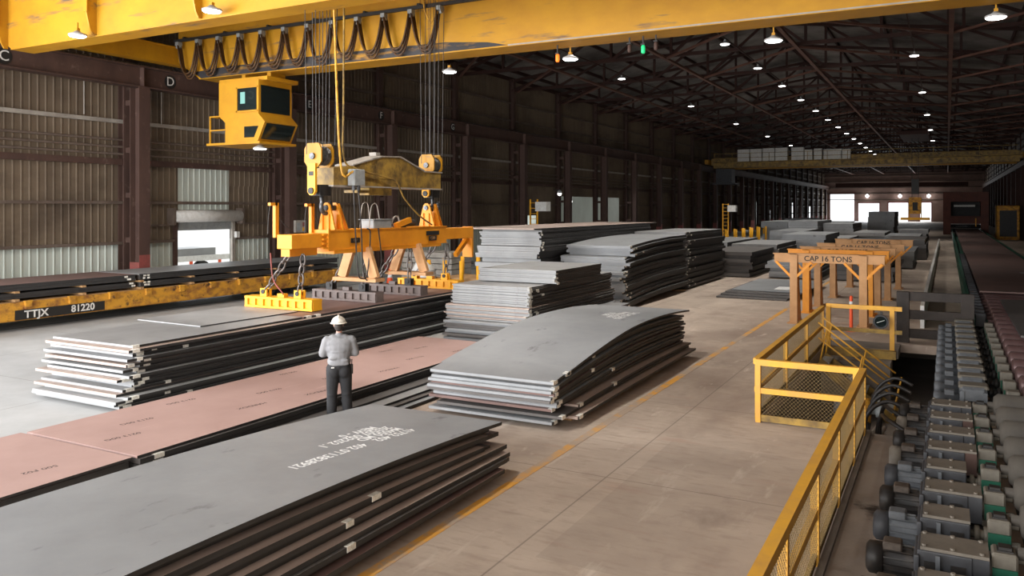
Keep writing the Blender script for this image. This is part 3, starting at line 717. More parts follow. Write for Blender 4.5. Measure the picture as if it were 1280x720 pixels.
MB().tube([(hx[-1], 23.6, 10.8), (hx[-1] - .3, 23.55, 10.4), (hx[-1] - .55, 23.55, 10.9), (hx[-1] - .6, 23.5, 11.6)], .03).build('festoon_cable', 'ycable', bc, True)

# cab
cb = MB().prism([(-25.6, 8.95), (-23.45, 8.95), (-23.45, 7.62), (-23.12, 7.3), (-23.5, 6.55), (-25.25, 6.55), (-25.25, 7.35), (-25.6, 7.62)], 'y', 23.0, 24.8).build('cab', 'crane', bc)
MB().box(-24.55, -23.55, 22.985, 23.0, 7.78, 8.65).build('side_window', 'glassdark', cb)
MB().box(-24.4, -24.15, 22.975, 22.985, 8.05, 8.5).build('screen', 'glasspale', cb)
MB().box(-24.62, -23.48, 22.96, 22.999, 8.65, 8.7).box(-24.62, -23.48, 22.96, 22.999, 7.72, 7.78).box(-24.62, -24.56, 22.96, 22.999, 7.72, 8.7).build('window_frame', 'crane', cb)
MB().prism([(-24.2, 7.15), (-23.45, 7.15), (-23.68, 6.72), (-24.2, 6.72)], 'y', 22.985, 23.0).build('lower_side_window', 'glassdark', cb)
MB().box(-23.45, -23.435, 23.12, 24.68, 7.70, 8.75).build('front_window', 'glassdark', cb)
fw = MB().add([(-23.16, 23.12, 7.26), (-23.16, 24.68, 7.26), (-23.46, 24.68, 6.66), (-23.46, 23.12, 6.66), (-23.135, 23.12, 7.25), (-23.135, 24.68, 7.25), (-23.435, 24.68, 6.65), (-23.435, 23.12, 6.65)],
              [(0, 1, 2, 3), (7, 6, 5, 4), (0, 4, 5, 1), (1, 5, 6, 2), (2, 6, 7, 3), (3, 7, 4, 0)]).build('lower_front_window', 'glassdark', cb)
MB().box(-26.2, -23.3, 22.9, 24.9, 6.46, 6.55).build('cab_floor', 'crane', cb)
b = MB()
for yy in (23.05, 24.7):
    b.box(-26.17, -26.12, yy - .025, yy + .025, 6.55, 7.65); b.box(-26.17, -25.6, yy - .02, yy + .02, 7.6, 7.65); b.box(-26.17, -25.3, yy - .02, yy + .02, 7.05, 7.1)
b.box(-26.17, -26.12, 23.05, 24.7, 7.6, 7.65).build('guard_rail', 'crane', cb)
MB().box(-25.8, -23.2, 23.2, 24.9, 8.95, 9.1).box(-25.4, -25.2, 24.0, 24.8, 9.1, 9.42).box(-24.0, -23.8, 24.0, 24.8, 9.1, 9.42).build('cab_hanger', 'crane', cb)

# lamps -----------------------------------------------------------
def hibay(name, loc, drop, label, group, stem='lampcap', power=0, r=.27):
    t = empty(name, loc, label, 'lamp', group)
    MB().lathe((0, 0, .16), (0, 0, 0), [(0, .07), (.05, .12), (.11, r), (.16, r)], 18).build('shade', 'lampcap', t, True)
    MB().lathe((0, 0, -.002), (0, 0, -.03), [(0, r * .93), (.028, r * .8)], 18).build('lens', 'lamp', t, True)
    MB().box(-.02, .02, -.02, .02, .16, drop).box(-.05, .05, -.05, .05, .16, .24).build('stem', stem, t)
    return t
def lamp_light(loc, e):
    d = bpy.data.lights.new('hibay_light', 'SPOT'); d.energy = e; d.spot_size = R(150 if loc[0] < -15 and loc[1] < 45 else 105); d.spot_blend = 1.0; d.shadow_soft_size = .25; d.color = (1, .95, .88)
    o = bpy.data.objects.new('hibay_light', d); COL.objects.link(o); o.location = (loc[0], loc[1], loc[2] - .08); return o
proto = None
rows = [(-20.0, 53.5, 17.4, 5), (-10.75, 44.8, 8.75, 13), (-1.7, 53.5, 17.4, 5)]
rows += [(-20.0, 18.6, 17.4, 2), (-10.75, 9.8, 8.75, 4), (-1.7, 18.6, 17.4, 2)]
E_LAMP = 2600
for x, y0, dy, n in rows:
    for k in range(n):
        loc = (x, y0 + dy * k, 12.95)
        if proto is None: proto = hibay('hibay_lamp', loc, .3, 'round high bay lamp hung from the dark roof trusses', 'high bay lamps under the roof'); c = proto
        else: c = copy_tree(proto); c.location = loc
        if loc[1] > 44: c['label'] = 'round high bay lamp, ' + ORD[k] + ' from the camera in the ' + ('left' if x < -15 else 'middle' if x < -5 else 'right') + ' row under the roof'
        if not (x > -5 and loc[1] < 40) and not 108 < loc[1] < 128: lamp_light(loc, E_LAMP * (.45 if x > -5 else 1))
# lamps on the crane
def at(px, py, Y):
    u = (px - 640) / 1014; d = Y / (.8813 + .4726 * u)
    return (d * (-.4726 + .8813 * u), Y, 4 - d * (py - 259) / 1014)
for px, py, Y, lab in ((97, 45, 15.9, 'on the near girder above the letter column'), (265, 14, 15.9, 'on the near girder left of the cable loops'), (562, 90, 25.3, 'below the rear girder right of the cable loops'),
                       (713, 74, 25.3, 'below the rear girder beside the orange beacon'), (967, 51, 25.3, 'below the rear girder above the aisle'), (1245, 22, 25.3, 'below the rear girder at the right end'), (325, 186, 23.6, 'under the crane cab')):
    p = at(px, py, Y)
    hibay('crane_lamp', p, .42 if 'cab' not in lab else .25, 'round white lamp on a yellow stem ' + lab, None, 'crane')
for px, py, Y, m, lab in ((697, 73, 24.5, 'amber', 'glowing orange beacon hanging under the rear girder'), (787, 61, 24.5, 'rust', 'left unlit signal light under the rear girder'), (804, 62, 24.5, 'greenlight', 'green signal light under the rear girder'), (820, 58, 24.5, 'rust', 'right unlit signal light under the rear girder')):
    p = at(px, py, Y); t = empty('signal_light', p, lab, 'signal light')
    MB().lathe((0, 0, -.12), (0, 0, .14), [(0, .045), (.04, .065), (.22, .065), (.26, .04)], 14).build('lens', m, t, True)
    MB().box(-.02, .02, -.02, .02, .14, max(.2, 9.42 - p[2])).box(-.07, .07, -.07, .07, .14, .18).build('stem', 'dark', t)

# hoist: ropes, blocks and upper spreader
hx0, hx1 = -15.6, -15.0
hs = empty('hoist_spreader', (-15.3, 20.2, 0), 'greasy brown spreader beam with two pulley blocks hanging on wire ropes', 'spreader')
def hb(b, name, m, smooth=False, bevel=0, parent=hs):
    o = b.build(name, m, parent, smooth, bevel)
    if parent is hs: o.location = (15.3, -20.2, 0)
    return o
body = hb(MB().prism([(17.5, 4.62), (17.5, 5.1), (18.3, 5.18), (19.7, 5.5), (20.6, 5.53), (21.9, 5.15), (22.9, 5.13), (22.9, 4.62)], 'x', hx0, hx1), 'body', 'dirtyyellow')
hb(MB().prism([(18.3, 5.19), (19.7, 5.51), (19.7, 5.55), (18.3, 5.23)], 'x', hx0 - .04, hx1 + .04).prism([(19.7, 5.51), (20.6, 5.54), (20.6, 5.58), (19.7, 5.55)], 'x', hx0 - .04, hx1 + .04).prism([(20.6, 5.54), (21.9, 5.16), (21.9, 5.20), (20.6, 5.58)], 'x', hx0 - .04, hx1 + .04).box(hx0 - .04, hx1 + .04, 21.9, 22.95, 5.14, 5.18).box(hx0 - .04, hx1 + .04, 17.45, 22.95, 4.58, 4.62), 'flange', 'pale')
hb(MB().box(hx1, hx1 + .02, 19.35, 20.35, 4.85, 5.4).box(hx1, hx1 + .02, 20.4, 21.3, 4.68, 4.8), 'cover_plate', 'dirtyyellow')
hb(MB().box(hx0 + .1, hx1 - .1, 19.2, 20.3, 4.36, 4.58).box(hx0 + .05, hx1 - .05, 18.6, 19.2, 4.42, 4.5), 'lower_bracket', 'dirtyyellow')
hb(MB().box(hx1 - .1, hx1 + .15, 19.2, 19.4, 5.52, 5.62), 'top_box', 'pale')
for yc in (17.25, 22.75):
    for dy in (-.26, .22): hb(MB().prism([(-15.6, 5.25), (-15.6, 5.6), (-15.5, 5.76), (-15.1, 5.76), (-15.0, 5.6), (-15.0, 5.25), (-15.12, 5.1), (-15.48, 5.1)], 'y', yc + dy, yc + dy + .05), 'block_cheek', 'crane')
    hb(MB().lathe((-15.3, yc - .2, 5.42), (-15.3, yc + .2, 5.42), [(0, .27), (.03, .22), (.08, .27), (.12, .22), (.17, .27), (.21, .22), (.26, .27), (.3, .22), (.4, .27)], 20).lathe((-15.3, yc - .31, 5.4), (-15.3, yc + .3, 5.4), [(0, .09), (.6, .09)], 12), 'pulley', 'hook')
    hb(MB().prism([(-15.44, 4.42), (-15.36, 4.33), (-15.24, 4.33), (-15.16, 4.42), (-15.16, 5.2), (-15.44, 5.2)], 'y', yc - .32, yc - .24), 'strap_plate', 'magnet')
    hb(MB().box(-15.38, -15.22, yc - .33, yc - .2, 4.86, 4.98), 'strap_slot', 'dark'); hb(MB().cyl((-15.3, yc - .36, 4.45), (-15.3, yc - .2, 4.45), .09), 'strap_pin', 'dark')
    hb(MB().box(-15.46, -15.14, yc - .14, yc + .3, 4.32, 4.62), 'hook_block', 'dark')
    # hook: shank then curl, in the YZ plane
    pts = [(-15.3, yc + .1, 4.35), (-15.3, yc + .1, 4.2)] + [(-15.3, yc + .3 + .2 * cos(a) - .02, 4.02 + .2 * sin(a)) for a in [pi * .8 + i * (1.45 * pi) / 12 for i in range(13)]]
    hb(MB().tube(pts, .06, 8), 'hook', 'hook', True)
    for k in range(8):
        yy = yc - .38 + .13 * k; xx = -15.3 + (.12 if k % 2 else -.12)
        hb(MB().tube([(xx, yy * .97 + yc * .03, 5.45), (xx, yc + (yy - yc) * 1.25, 12.2)], .011, 5), 'wire_rope', 'rope')
jb = hb(MB().bbox(-14.98, -14.72, 18.05, 18.55, 4.62, 5.08, .03), 'junction_box', 'grey')
for yy in (18.18, 18.4): hb(MB().cyl((-14.85, yy, 4.62), (-14.85, yy, 4.48), .05), 'cable_gland', 'bluegrey')
def spline(ps, n=8):
    out = []; ps = [Vector(p) for p in ps]
    for i in range(len(ps) - 1):
        p0, p1, p2, p3 = ps[max(i - 1, 0)], ps[i], ps[i + 1], ps[min(i + 2, len(ps) - 1)]
        for k in range(n):
            t = k / n; out.append(.5 * ((2 * p1) + (p2 - p0) * t + (2 * p0 - 5 * p1 + 4 * p2 - p3) * t * t + (3 * p1 - p0 - 3 * p2 + p3) * t ** 3))
    return out + [ps[-1]]
hb(MB().tube(spline([(-14.75, 17.1, 12), (-14.75, 17.35, 7), (-14.75, 17.5, 5.2), (-14.7, 17.62, 4.86), (-14.7, 17.85, 4.95), (-14.8, 18.1, 5.02)]), .032), 'power_cable', 'ycable', True)
hb(MB().tube(spline([(-14.95, 17.9, 12), (-14.9, 17.8, 7), (-14.85, 17.75, 5.4), (-14.9, 18.4, 5.1), (-14.9, 19.6, 4.92), (-14.85, 20.2, 4.78), (-14.85, 20.6, 4.3), (-14.85, 21.4, 3.75), (-14.95, 22.3, 3.42)]), .028), 'power_cable', 'dirtyyellow', True)
hb(MB().tube(spline([(-14.85, 18.18, 4.5), (-14.82, 18.2, 3.6), (-14.8, 18.3, 2.2), (-14.8, 18.5, 1.95), (-14.85, 18.8, 2.1), (-14.9, 19.0, 3.2), (-14.95, 18.9, 3.38)]), .02).tube(spline([(-14.85, 18.4, 4.5), (-14.8, 18.45, 3.4), (-14.8, 18.6, 2.0), (-14.84, 19.2, 1.95), (-14.88, 19.5, 2.4), (-14.92, 19.4, 3.38)]), .02), 'control_cable', 'rope', True)
# trolley above the frame carrying the ropes
tb = MB().box(-16.6, -14.0, 16.4, 24.8, 12.0, 12.25)
hb(tb, 'trolley_frame', 'crane')
hb(MB().lathe((-15.3, 16.9, 12.6), (-15.3, 19.2, 12.6), [(0, .4), (2.3, .4)], 18).lathe((-15.3, 21.8, 12.6), (-15.3, 24.0, 12.6), [(0, .4), (2.2, .4)], 18), 'rope_drum', 'hook', True)
hb(MB().box(-16.6, -16.3, 16.45, 16.75, 11.19, 12.0).box(-14.3, -14.0, 16.45, 16.75, 11.19, 12.0).box(-16.6, -16.3, 24.3, 24.6, 11.64, 12.0).box(-14.3, -14.0, 24.3, 24.6, 11.64, 12.0), 'trolley_wheel', 'dark')

# lifting beam
lbm = empty('lifting_beam', (-15.3, 20.5, 0), 'orange yellow lifting beam hanging from two hooks above the magnets', 'lifting beam')
def lb_(b, name, m, smooth=False, bevel=0, parent=None):
    o = b.build(name, m, parent or lbm, smooth, bevel)
    if parent is None: o.location = (15.3, -20.5, 0)
    return o
main = lb_(MB().box(hx0, hx1, 17.3, 23.25, 2.82, 3.34).box(hx0 - .03, hx1 + .03, 17.3, 23.25, 3.34, 3.37).box(hx0 - .03, hx1 + .03, 17.3, 23.25, 2.79, 2.82), 'main_body', 'beamorange')
lb_(MB().box(hx0 + .05, hx1 - .03, 15.9, 17.3, 2.9, 3.28), 'near_arm', 'beamorange', bevel=.015)
lb_(MB().box(hx0 + .05, hx1 - .03, 23.25, 25.1, 2.9, 3.28), 'far_arm', 'beamorange', bevel=.015)
b = MB()
for z in (2.86, 2.98, 3.1, 3.22): b.box(hx1 - .04, hx1 + .03, 17.05, 17.3, z, z + .05)
lb_(b.box(hx1 - .02, hx1 + .04, 17.24, 17.32, 2.8, 3.4), 'joint_flange', 'beamorange')
lb_(MB().box(hx0 + .15, hx1 - .15, 15.95, 17.0, 2.7, 2.9), 'near_bracket', 'beamorange')
lb_(MB().box(hx0, hx1 + .02, 17.5, 22.9, 2.7, 2.79), 'bottom_rail', 'beamorange')
for yc in (17.75, 22.7):
    b = MB()
    for yy in (yc - .2, yc + .14):
        lb_(MB().prism([(-15.6, 3.37), (-15.0, 3.37), (-15.1, 3.75), (-15.19, 4.06), (-15.26, 4.13), (-15.36, 4.13), (-15.43, 4.06), (-15.52, 3.75)], 'y', yy, yy + .06).box(-15.42, -15.40, yy - .05, yy, 3.37, 3.8).box(-15.2, -15.18, yy - .05, yy, 3.37, 3.8), 'hook_lug', 'beamorange')
    lb_(MB().cyl((-15.31, yc - .26, 3.98), (-15.31, yc + .26, 3.98), .08), 'lug_pin', 'hook', True)
    lb_(MB().bar((-15.3, yc + .2, 4.1), (-15.3, yc + .62, 3.3), .25, .04), 'lug_brace', 'beamorange')
for yc, xx, z1 in ((15.75, hx0 - .02, 4.12), (17.1, hx0 + .0, 4.1)):
    lb_(MB().box(xx - .05, xx + .05, yc + .12, yc + .24, 3.2, z1).box(xx - .05, xx + .05, yc - .05, yc + .2, z1 - .08, z1), 'guide_post', 'beamorange')
    lb_(MB().tube(spline([(xx, yc - .02, z1 - .06), (xx + .02, yc - .1, 3.7), (xx + .1, yc - .2, 3.3)]), .014).tube(spline([(xx, yc + .2, z1 - .1), (xx + .02, yc + .4, 3.6), (xx + .1, yc + .7, 3.37)]), .014), 'guide_cable', 'rope', True)
lb_(MB().bbox(hx0 + .05, hx1 - .05, 19.35, 20.25, 3.37, 3.62, .02).box(hx0 + .02, hx1 - .02, 19.3, 20.3, 3.62, 3.64), 'electric_box', 'grey')
lb_(MB().cyl((-15.2, 20.9, 3.5), (-15.2, 21.6, 3.5), .11).box(-15.35, -15.05, 20.7, 21.0, 3.37, 3.5), 'cable_drum', 'gbox', True)
lb_(MB().bar((-15.1, 20.5, 3.42), (-15.05, 21.2, 3.6), .14, .16), 'latch_arm', 'beamorange')
lb_(MB().tube(spline([(-15.2, 18.9, 3.4), (-15.2, 19.0, 4.05), (-15.2, 19.25, 4.1), (-15.2, 19.35, 3.6)]), .015).tube(spline([(-15.1, 19.2, 3.4), (-15.1, 19.3, 4.0), (-15.1, 19.55, 4.08), (-15.1, 19.7, 3.6)]), .015).tube(spline([(-15.1, 20.3, 3.5), (-15.1, 20.45, 3.7), (-15.1, 20.65, 3.68), (-15.1, 20.7, 3.4)]), .025), 'bent_rods', 'pale', True)
for yc in (18.95, 21.5):
    b = MB()
    for s in (-1, 1): b.bar((-15.3 + s * .28, yc, 2.80), (-15.3 + s * .6, yc, 1.93), .30, .13, (0, 1, 0))
    b.box(-16.1, -14.5, yc - .22, yc + .22, 1.83, 1.93)
    lb_(b, 'rest_leg', 'tanwood')
lb_(MB().box(hx1 + .03, hx1 + .04, 22.0, 22.75, 3.08, 3.22).box(hx1 + .03, hx1 + .04, 22.15, 22.6, 2.9, 3.06).box(hx1 + .03, hx1 + .04, 18.2, 18.6, 2.98, 3.12), 'name_plate', 'ink')
text('plate_lettering', 'CAP', .14, 'tanwood', lbm, (hx1 + .042 + 15.3, 22.37 - 20.5, 2.98), FX, .001)
text('plate_lettering', 'CAP', .09, 'tanwood', lbm, (hx1 + .042 + 15.3, 18.4 - 20.5, 3.05), FX, .001)
lb_(MB().box(-15.5, -15.1, 25.1, 25.2, 2.2, 3.3).bar((-15.3, 25.15, 2.9), (-15.3, 24.3, 2.3), .14, .14), 'far_stop', 'beamorange')

# magnets with chains
def links(b, p, q, r=.12, th=.026):
    p, q = Vector(p), Vector(q); L_ = (q - p).length; n = max(2, round(L_ / (r * 2.6))); d = (q - p).normalized()
    a0 = d.cross(Vector((0, 1, 0))).normalized(); b0 = d.cross(a0)
    for i in range(n):
        c = p + d * (L_ * (i + .5) / n); side = a0 if i % 2 else b0; h = L_ / n * .62
        pts = [c + d * (h * cos(t)) + side * (r * .72 * sin(t)) for t in [2 * pi * k / 12 for k in range(13)]]
        b.tube(pts, th, 6)
for i, (yc, xl, xr, m, lab) in enumerate(((16.55, -17.2, -14.75, 'magnet', 'bright yellow lifting magnet resting at the near end of the row'), (19.05, -17.0, -14.6, 'magdark', 'dark lifting magnet second from the near end'),
                                          (21.2, -16.9, -14.5, 'magdark', 'dark lifting magnet third from the near end'), (23.4, -17.0, -14.5, 'magnet', 'yellow lifting magnet at the far end of the row by the pale stack'))):
    t = empty('lifting_magnet', ((xl + xr) / 2, yc, 1.246 if i == 0 else 1.222), lab, 'magnet'); w = (xr - xl) / 2
    b = MB().box(-w, w, -.2, .2, 0, .06).box(-w, w, -.2, .2, .24, .3).box(-w, w, -.14, .14, .06, .24)
    nb = 9
    for k in range(nb): 
        x = -w + .06 + k * (2 * w - .12) / (nb - 1); b.box(x - .05, x + .05, -.2, .2, .06, .24)
    b.build('body', m, t)
    b = MB()
    for k in range(nb - 1):
        x = -w + .06 + (k + .5) * (2 * w - .12) / (nb - 1); b.cyl((x, -.15, .15), (x, .15, .15), .085, n=12)
    b.build('coil', m, t, True)
    for s in (-.62, .62):
        lug = MB().box(s - .12, s + .12, -.1, -.05, .3, .52).box(s - .12, s + .12, .05, .1, .3, .52).build('lug', m if m == 'magnet' else 'dark', t)
        MB().cyl((s, -.13, .43), (s, .13, .43), .06).build('pin', 'dark', lug, True)
        cb_ = MB()
        topz = 2.72 - (1.246 if i == 0 else 1.222); ty = max(16.1, min(24.9, yc + (-.2 if i in (0,) else 0))) - yc
        tx = -15.3 - (xl + xr) / 2 + s * .4
        links(cb_, (s, 0, .42), (tx, ty, topz))
        cb_.build('chain', 'chain', t, True)
    MB().box(-.12, .12, -.08, .08, .3, .4).build('terminal', m, t)
    if i == 0: MB().tube(spline([(-.05, 0, .38), (.1, -.1, .42), (-.2, -.15, .8), (-.35, -.1, 1.5)]), .018).build('lead', 'redband', t, True)

# ------------------------------------------------------------------ person
def blob(parts, voxel, name, m, parent, smooth=4):
    b = MB()
    for p in parts:
        if p[0] == 'c':
            _, a, c, r1, r2 = p; a, c = Vector(a), Vector(c); L_ = (c - a).length
            pr = [(-r1 * .98, r1 * .15), (-r1 * .7, r1 * .7), (0, r1), (L_ * .5, (r1 + r2) / 2), (L_, r2), (L_ + r2 * .7, r2 * .7), (L_ + r2 * .98, r2 * .15)]
            b.lathe(a, c, pr, 14)
        else: b.ball(p[1], p[2], 16, 12)
    o = b.build(name, m, parent)
    rm = o.modifiers.new('r', 'REMESH'); rm.mode = 'VOXEL'; rm.voxel_size = voxel
    sm = o.modifiers.new('s', 'SMOOTH'); sm.factor = .6; sm.iterations = smooth
    bpy.context.view_layer.update()
    me = bpy.data.meshes.new_from_object(o.evaluated_get(bpy.context.evaluated_depsgraph_get())); o.modifiers.clear(); o.data = me
    for p in me.polygons: p.use_smooth = True
    return o
man = empty('person', (-9.78, 11.56, .165), 'person in white hard hat, grey shirt and dark trousers standing with back turned', 'person', None, R(40))
LG = [((-.105, 0, .90), (-.125, .02, .50), (-.13, -.01, .09)), ((.105, 0, .90), (.13, .03, .50), (.15, .01, .09))]
SH = 1.45
AR = [((-.215, 0, SH - .05), (-.29, .04, 1.17), (.02, .27, 1.19)), ((.215, 0, SH - .05), (.29, .04, 1.17), (-.03, .24, 1.14))]
bp_ = [('c', (0, 0, .95), (0, 0, 1.12), .12, .115), ('c', (0, .01, 1.12), (0, .015, 1.34), .115, .11), ('c', (-.15, .01, 1.39), (.15, .01, 1.39), .065, .065), ('c', (0, 0, 1.45), (0, .02, 1.58), .058, .055)]
for h, k, a in LG: bp_ += [('c', h, k, .085, .058), ('c', k, a, .056, .038), ('c', (a[0], a[1] - .02, .05), (a[0], a[1] + .15, .04), .04, .03)]
for i, (s, e, w) in enumerate(AR):
    bp_ += [('c', s, e, .055, .045), ('c', e, w, .043, .03)]
    d = (Vector(w) - Vector(e)).normalized(); n = Vector((0, 0, 1)); pc = Vector(w) + d * .06
    bp_ += [('e', tuple(pc), (.045, .03, .045))]
    for f in range(4):
        st = pc + d * .03 + n * (.03 - .02 * f); mid = st + d * (.045 - .004 * abs(f - 1)) + Vector((0, -.012, 0)); bp_ += [('c', tuple(st), tuple(mid), .0095, .009), ('c', tuple(mid), tuple(mid + d * .025 + Vector((0, -.02, 0))), .009, .007)]
    bp_ += [('c', tuple(pc + n * .03), tuple(pc + n * .065 + d * .03), .011, .009)]
# head, turned a little to the left
hc = Vector((-.01, .03, 1.68))
bp_ += [('e', tuple(hc), (.076, .096, .115)), ('e', tuple(hc + Vector((-.01, .05, -.055))), (.055, .055, .06)), ('c', tuple(hc + Vector((-.02, .098, .01))), tuple(hc + Vector((-.025, .118, -.022))), .010, .013),
        ('e', tuple(hc + Vector((-.078, .0, -.005))), (.014, .022, .034)), ('e', tuple(hc + Vector((.078, .0, -.005))), (.014, .022, .034)), ('c', tuple(hc + Vector((-.04, .09, -.055))), tuple(hc + Vector((.012, .094, -.055))), .008, .008)]
blob(bp_, .011, 'body', 'skin', man, 2)
for s in (-1, 1):
    pass
sh = [('e', (0, 0, 1.03), (.215, .168, .13)), ('e', (0, -.005, 1.16), (.215, .172, .17)), ('e', (0, -.01, 1.28), (.25, .172, .16)), ('e', (0, -.012, 1.36), (.265, .155, .13)),
      ('c', (-.19, 0, SH - .06), (.19, 0, SH - .06), .10, .10), ('c', (-.12, 0, SH - .03), (.12, 0, SH - .03), .10, .10), ('c', (0, 0, 1.43), (0, .004, 1.485), .115, .08)]
for i, (s, e, w) in enumerate(AR): sh += [('c', s, e, .095, .08), ('c', e, tuple(Vector(e).lerp(Vector(w), .82)), .075, .06)]
sh += [('e', (.0, -.12, 1.0), (.19, .055, .05)), ('e', (-.1, -.13, 1.1), (.09, .05, .03)), ('e', (.1, -.13, 1.06), (.08, .05, .03)), ('e', (-.02, -.14, 1.22), (.13, .045, .025))]
blob(sh, .013, 'shirt', 'shirt', man, 3)
tr_ = [('e', (0, -.005, .95), (.205, .165, .12)), ('e', (-.09, -.055, .86), (.125, .125, .14)), ('e', (.09, -.055, .86), (.125, .125, .14))]
for h, k, a in LG: tr_ += [('c', h, k, .132, .102), ('c', k, (a[0], a[1], .12), .10, .092), ('e', (a[0], a[1] + .02, .1), (.098, .108, .045)), ('e', (k[0], k[1] - .03, .42), (.098, .085, .03)), ('e', (k[0], k[1] - .02, .3), (.1, .08, .03))]
blob(tr_, .013, 'trousers', 'trouser', man, 3)
for h, k, a in LG: blob([('c', (a[0], a[1] - .04, .05), (a[0] * 1.08, a[1] + .18, .042), .055, .045), ('c', (a[0], a[1] - .02, .06), (a[0], a[1] - .01, .18), .055, .06)], .011, 'boot', 'boot', man, 2)
b = MB(); pr = []
for i in range(9):
    a = pi / 2 * i / 8; pr.append((.125 * (1 - sin(a)), .128 * cos(a) + .001))
hl = MB().lathe(tuple(hc + Vector((0, 0, .17))), tuple(hc + Vector((0, 0, 0))), list(reversed(pr))[::1], 24)
for k in range(24):
    pass
hl.lathe(tuple(hc + Vector((0, .0, .05))), tuple(hc + Vector((0, 0, .0))), [(0, .128), (.008, .15), (.016, .152), (.02, .126)], 24)
hl.box(hc.x - .018, hc.x + .018, hc.y - .1, hc.y + .1, hc.z + .15, hc.z + .178)
hl.prism([(hc.x - .1, hc.y + .1), (hc.x + .1, hc.y + .1), (hc.x + .07, hc.y + .19), (hc.x - .07, hc.y + .19)], 'z', hc.z + .028, hc.z + .042)
hl.build('hard_hat', 'helmet', man, True)
blob([('e', tuple(hc + Vector((0, -.03, -.02))), (.083, .075, .085)), ('e', tuple(hc + Vector((0, -.06, -.07))), (.06, .04, .04))], .011, 'hair', 'hair', man, 2)

MB().bbox(.205, .25, -.06, .02, .80, .97, .01).cyl((.225, -.03, .97), (.23, -.03, 1.06), .008).build('belt_radio', 'dark', man)
MB().box(-.14, -.085, -.172, -.16, .93, .95).build('pocket_label', 'white', man)

# ------------------------------------------------------------------ fences
def meshpanel(b, axis, a0, a1, z0, z1, fixed, pitch=.07, r=.0026):
    h = z1 - z0; n = int((a1 - a0 + h) / pitch) + 1
    for k in range(n):
        s = a0 - h + k * pitch
        for sg in (1, -1):
            u0, v0, u1, v1 = s, z0, s + h * 1.0, z1
            if u0 < a0: v0 += a0 - u0; u0 = a0
            if u1 > a1: v1 -= u1 - a1; u1 = a1
            if u1 - u0 < .01: continue
            if sg < 0: u0, u1 = a0 + a1 - u0, a0 + a1 - u1
            P = (lambda u, v: (fixed, u, v)) if axis == 'y' else (lambda u, v: (u, fixed, v))
            b.bar(P(u0, v0), P(u1, v1), r * 1.6, r * 1.6)
def fence(name, label, axis, fixed, a0, a1, posts, midrail=True):
    t = empty(name, (fixed, a0, 0) if axis == 'y' else (a0, fixed, 0), label, 'fence'); off = t.location.copy()
    def sub(b, nm, m):
        o = b.build(nm, m, t); o.location = -off; return o
    B = (lambda b, u0, u1, w, z0, z1: b.box(fixed - w, fixed + w, u0, u1, z0, z1)) if axis == 'y' else (lambda b, u0, u1, w, z0, z1: b.box(u0, u1, fixed - w, fixed + w, z0, z1))
    sub(B(MB(), a0, a1, .055, 1.06, 1.17), 'top_rail', 'fence')
    if midrail: sub(B(MB(), a0, a1, .035, .54, .64), 'middle_rail', 'fence')
    sub(B(MB(), a0, a1, .02, .02, .14), 'toe_board', 'dirtyyellow')
    for p in posts: sub(B(MB(), p - .045, p + .045, .045, 0, 1.06), 'post', 'fence')
    b = MB(); meshpanel(b, axis, a0, a1, .12, 1.08, fixed + (.03 if axis == 'y' and fixed > -2 else -.0)); sub(b, 'wire_mesh', 'mesh')
    return t
fence('mesh_fence', 'yellow mesh fence running along the motors toward the camera', 'y', -1.3, 1.5, 15.5, (1.55, 3.6, 5.6, 7.6, 9.6, 11.6, 13.6, 15.45))
fence('mesh_fence', 'short yellow mesh fence closing the near end of the stair pit', 'x', 15.5, -3.15, -1.36, (-3.1, -1.42))
fence('mesh_fence', 'yellow mesh fence along the left side of the stair pit', 'y', -3.15, 15.56, 24.8, (15.7, 18.7, 21.7, 24.7))

# stairs down into the pit, with rails
st = empty('pit_stairs', (-3.0, 23.6, 0), 'yellow steel stairs with thin handrails going down into the pit', 'stairs')
def sst(b, nm, m, smooth=False):
    o = b.build(nm, m, st, smooth); o.location = (3.0, -23.6, 0); return o
sx0, sx1, sz1 = -3.0, -1.2, -1.35
for yy in (22.75, 23.75): sst(MB().bar((sx0, yy, -.1), (sx1, yy, sz1 - .1), .06, .26), 'stringer', 'dirtyyellow')
for k in range(6):
    f = (k + .5) / 6; sst(MB().box(sx0 + (sx1 - sx0) * f - .12, sx0 + (sx1 - sx0) * f + .12, 22.78, 23.72, sz1 * f - .02, sz1 * f + .02), 'tread', 'grey')
for yy in (22.75, 23.75):
    b = MB()
    for h in (.95, .55): b.tube([(sx0, yy, h), (sx1, yy, sz1 + h)], .022, 8)
    for f in (.02, .5, .98): b.tube([(sx0 + (sx1 - sx0) * f, yy, sz1 * f - .1), (sx0 + (sx1 - sx0) * f + .18, yy, sz1 * f + .95 - .12)], .022, 8)
    sst(b, 'handrail', 'fence', True)
# railing behind the stairs
rl = empty('guard_rail', (-3, 25.0, 0), 'yellow guard rail with a lamp at the far end of the stair pit', 'railing')
def srl(b, nm, m, smooth=False):
    o = b.build(nm, m, rl, smooth); o.location = (3, -25.0, 0); return o
for x in (-3.02, -1.35): srl(MB().box(x - .06, x + .06, 24.94, 25.06, 0, 1.2), 'post', 'fence')
srl(MB().box(-3.08, -1.1, 24.96, 25.04, 1.1, 1.22), 'top_rail', 'fence'); srl(MB().box(-3.08, -1.1, 24.97, 25.03, .45, .56), 'middle_rail', 'dirtyyellow'); srl(MB().box(-3.1, -1.25, 24.9, 25.1, -.25, -.02), 'kick_plate', 'dirtyyellow')
MB().box(PX0, -1.2, 25.1, PY1, -.25, -.001).build('pit_cover_slab', 'concrete', floor)
MB().box(PX0, -1.35, 24.2, 25.1, -1.5, -.25).build('pit_ledge', 'concrete', floor)
fld = empty('flood_lamp', (-1.62, 24.86, .82), 'round dark flood lamp on the guard rail by the stairs', 'lamp')
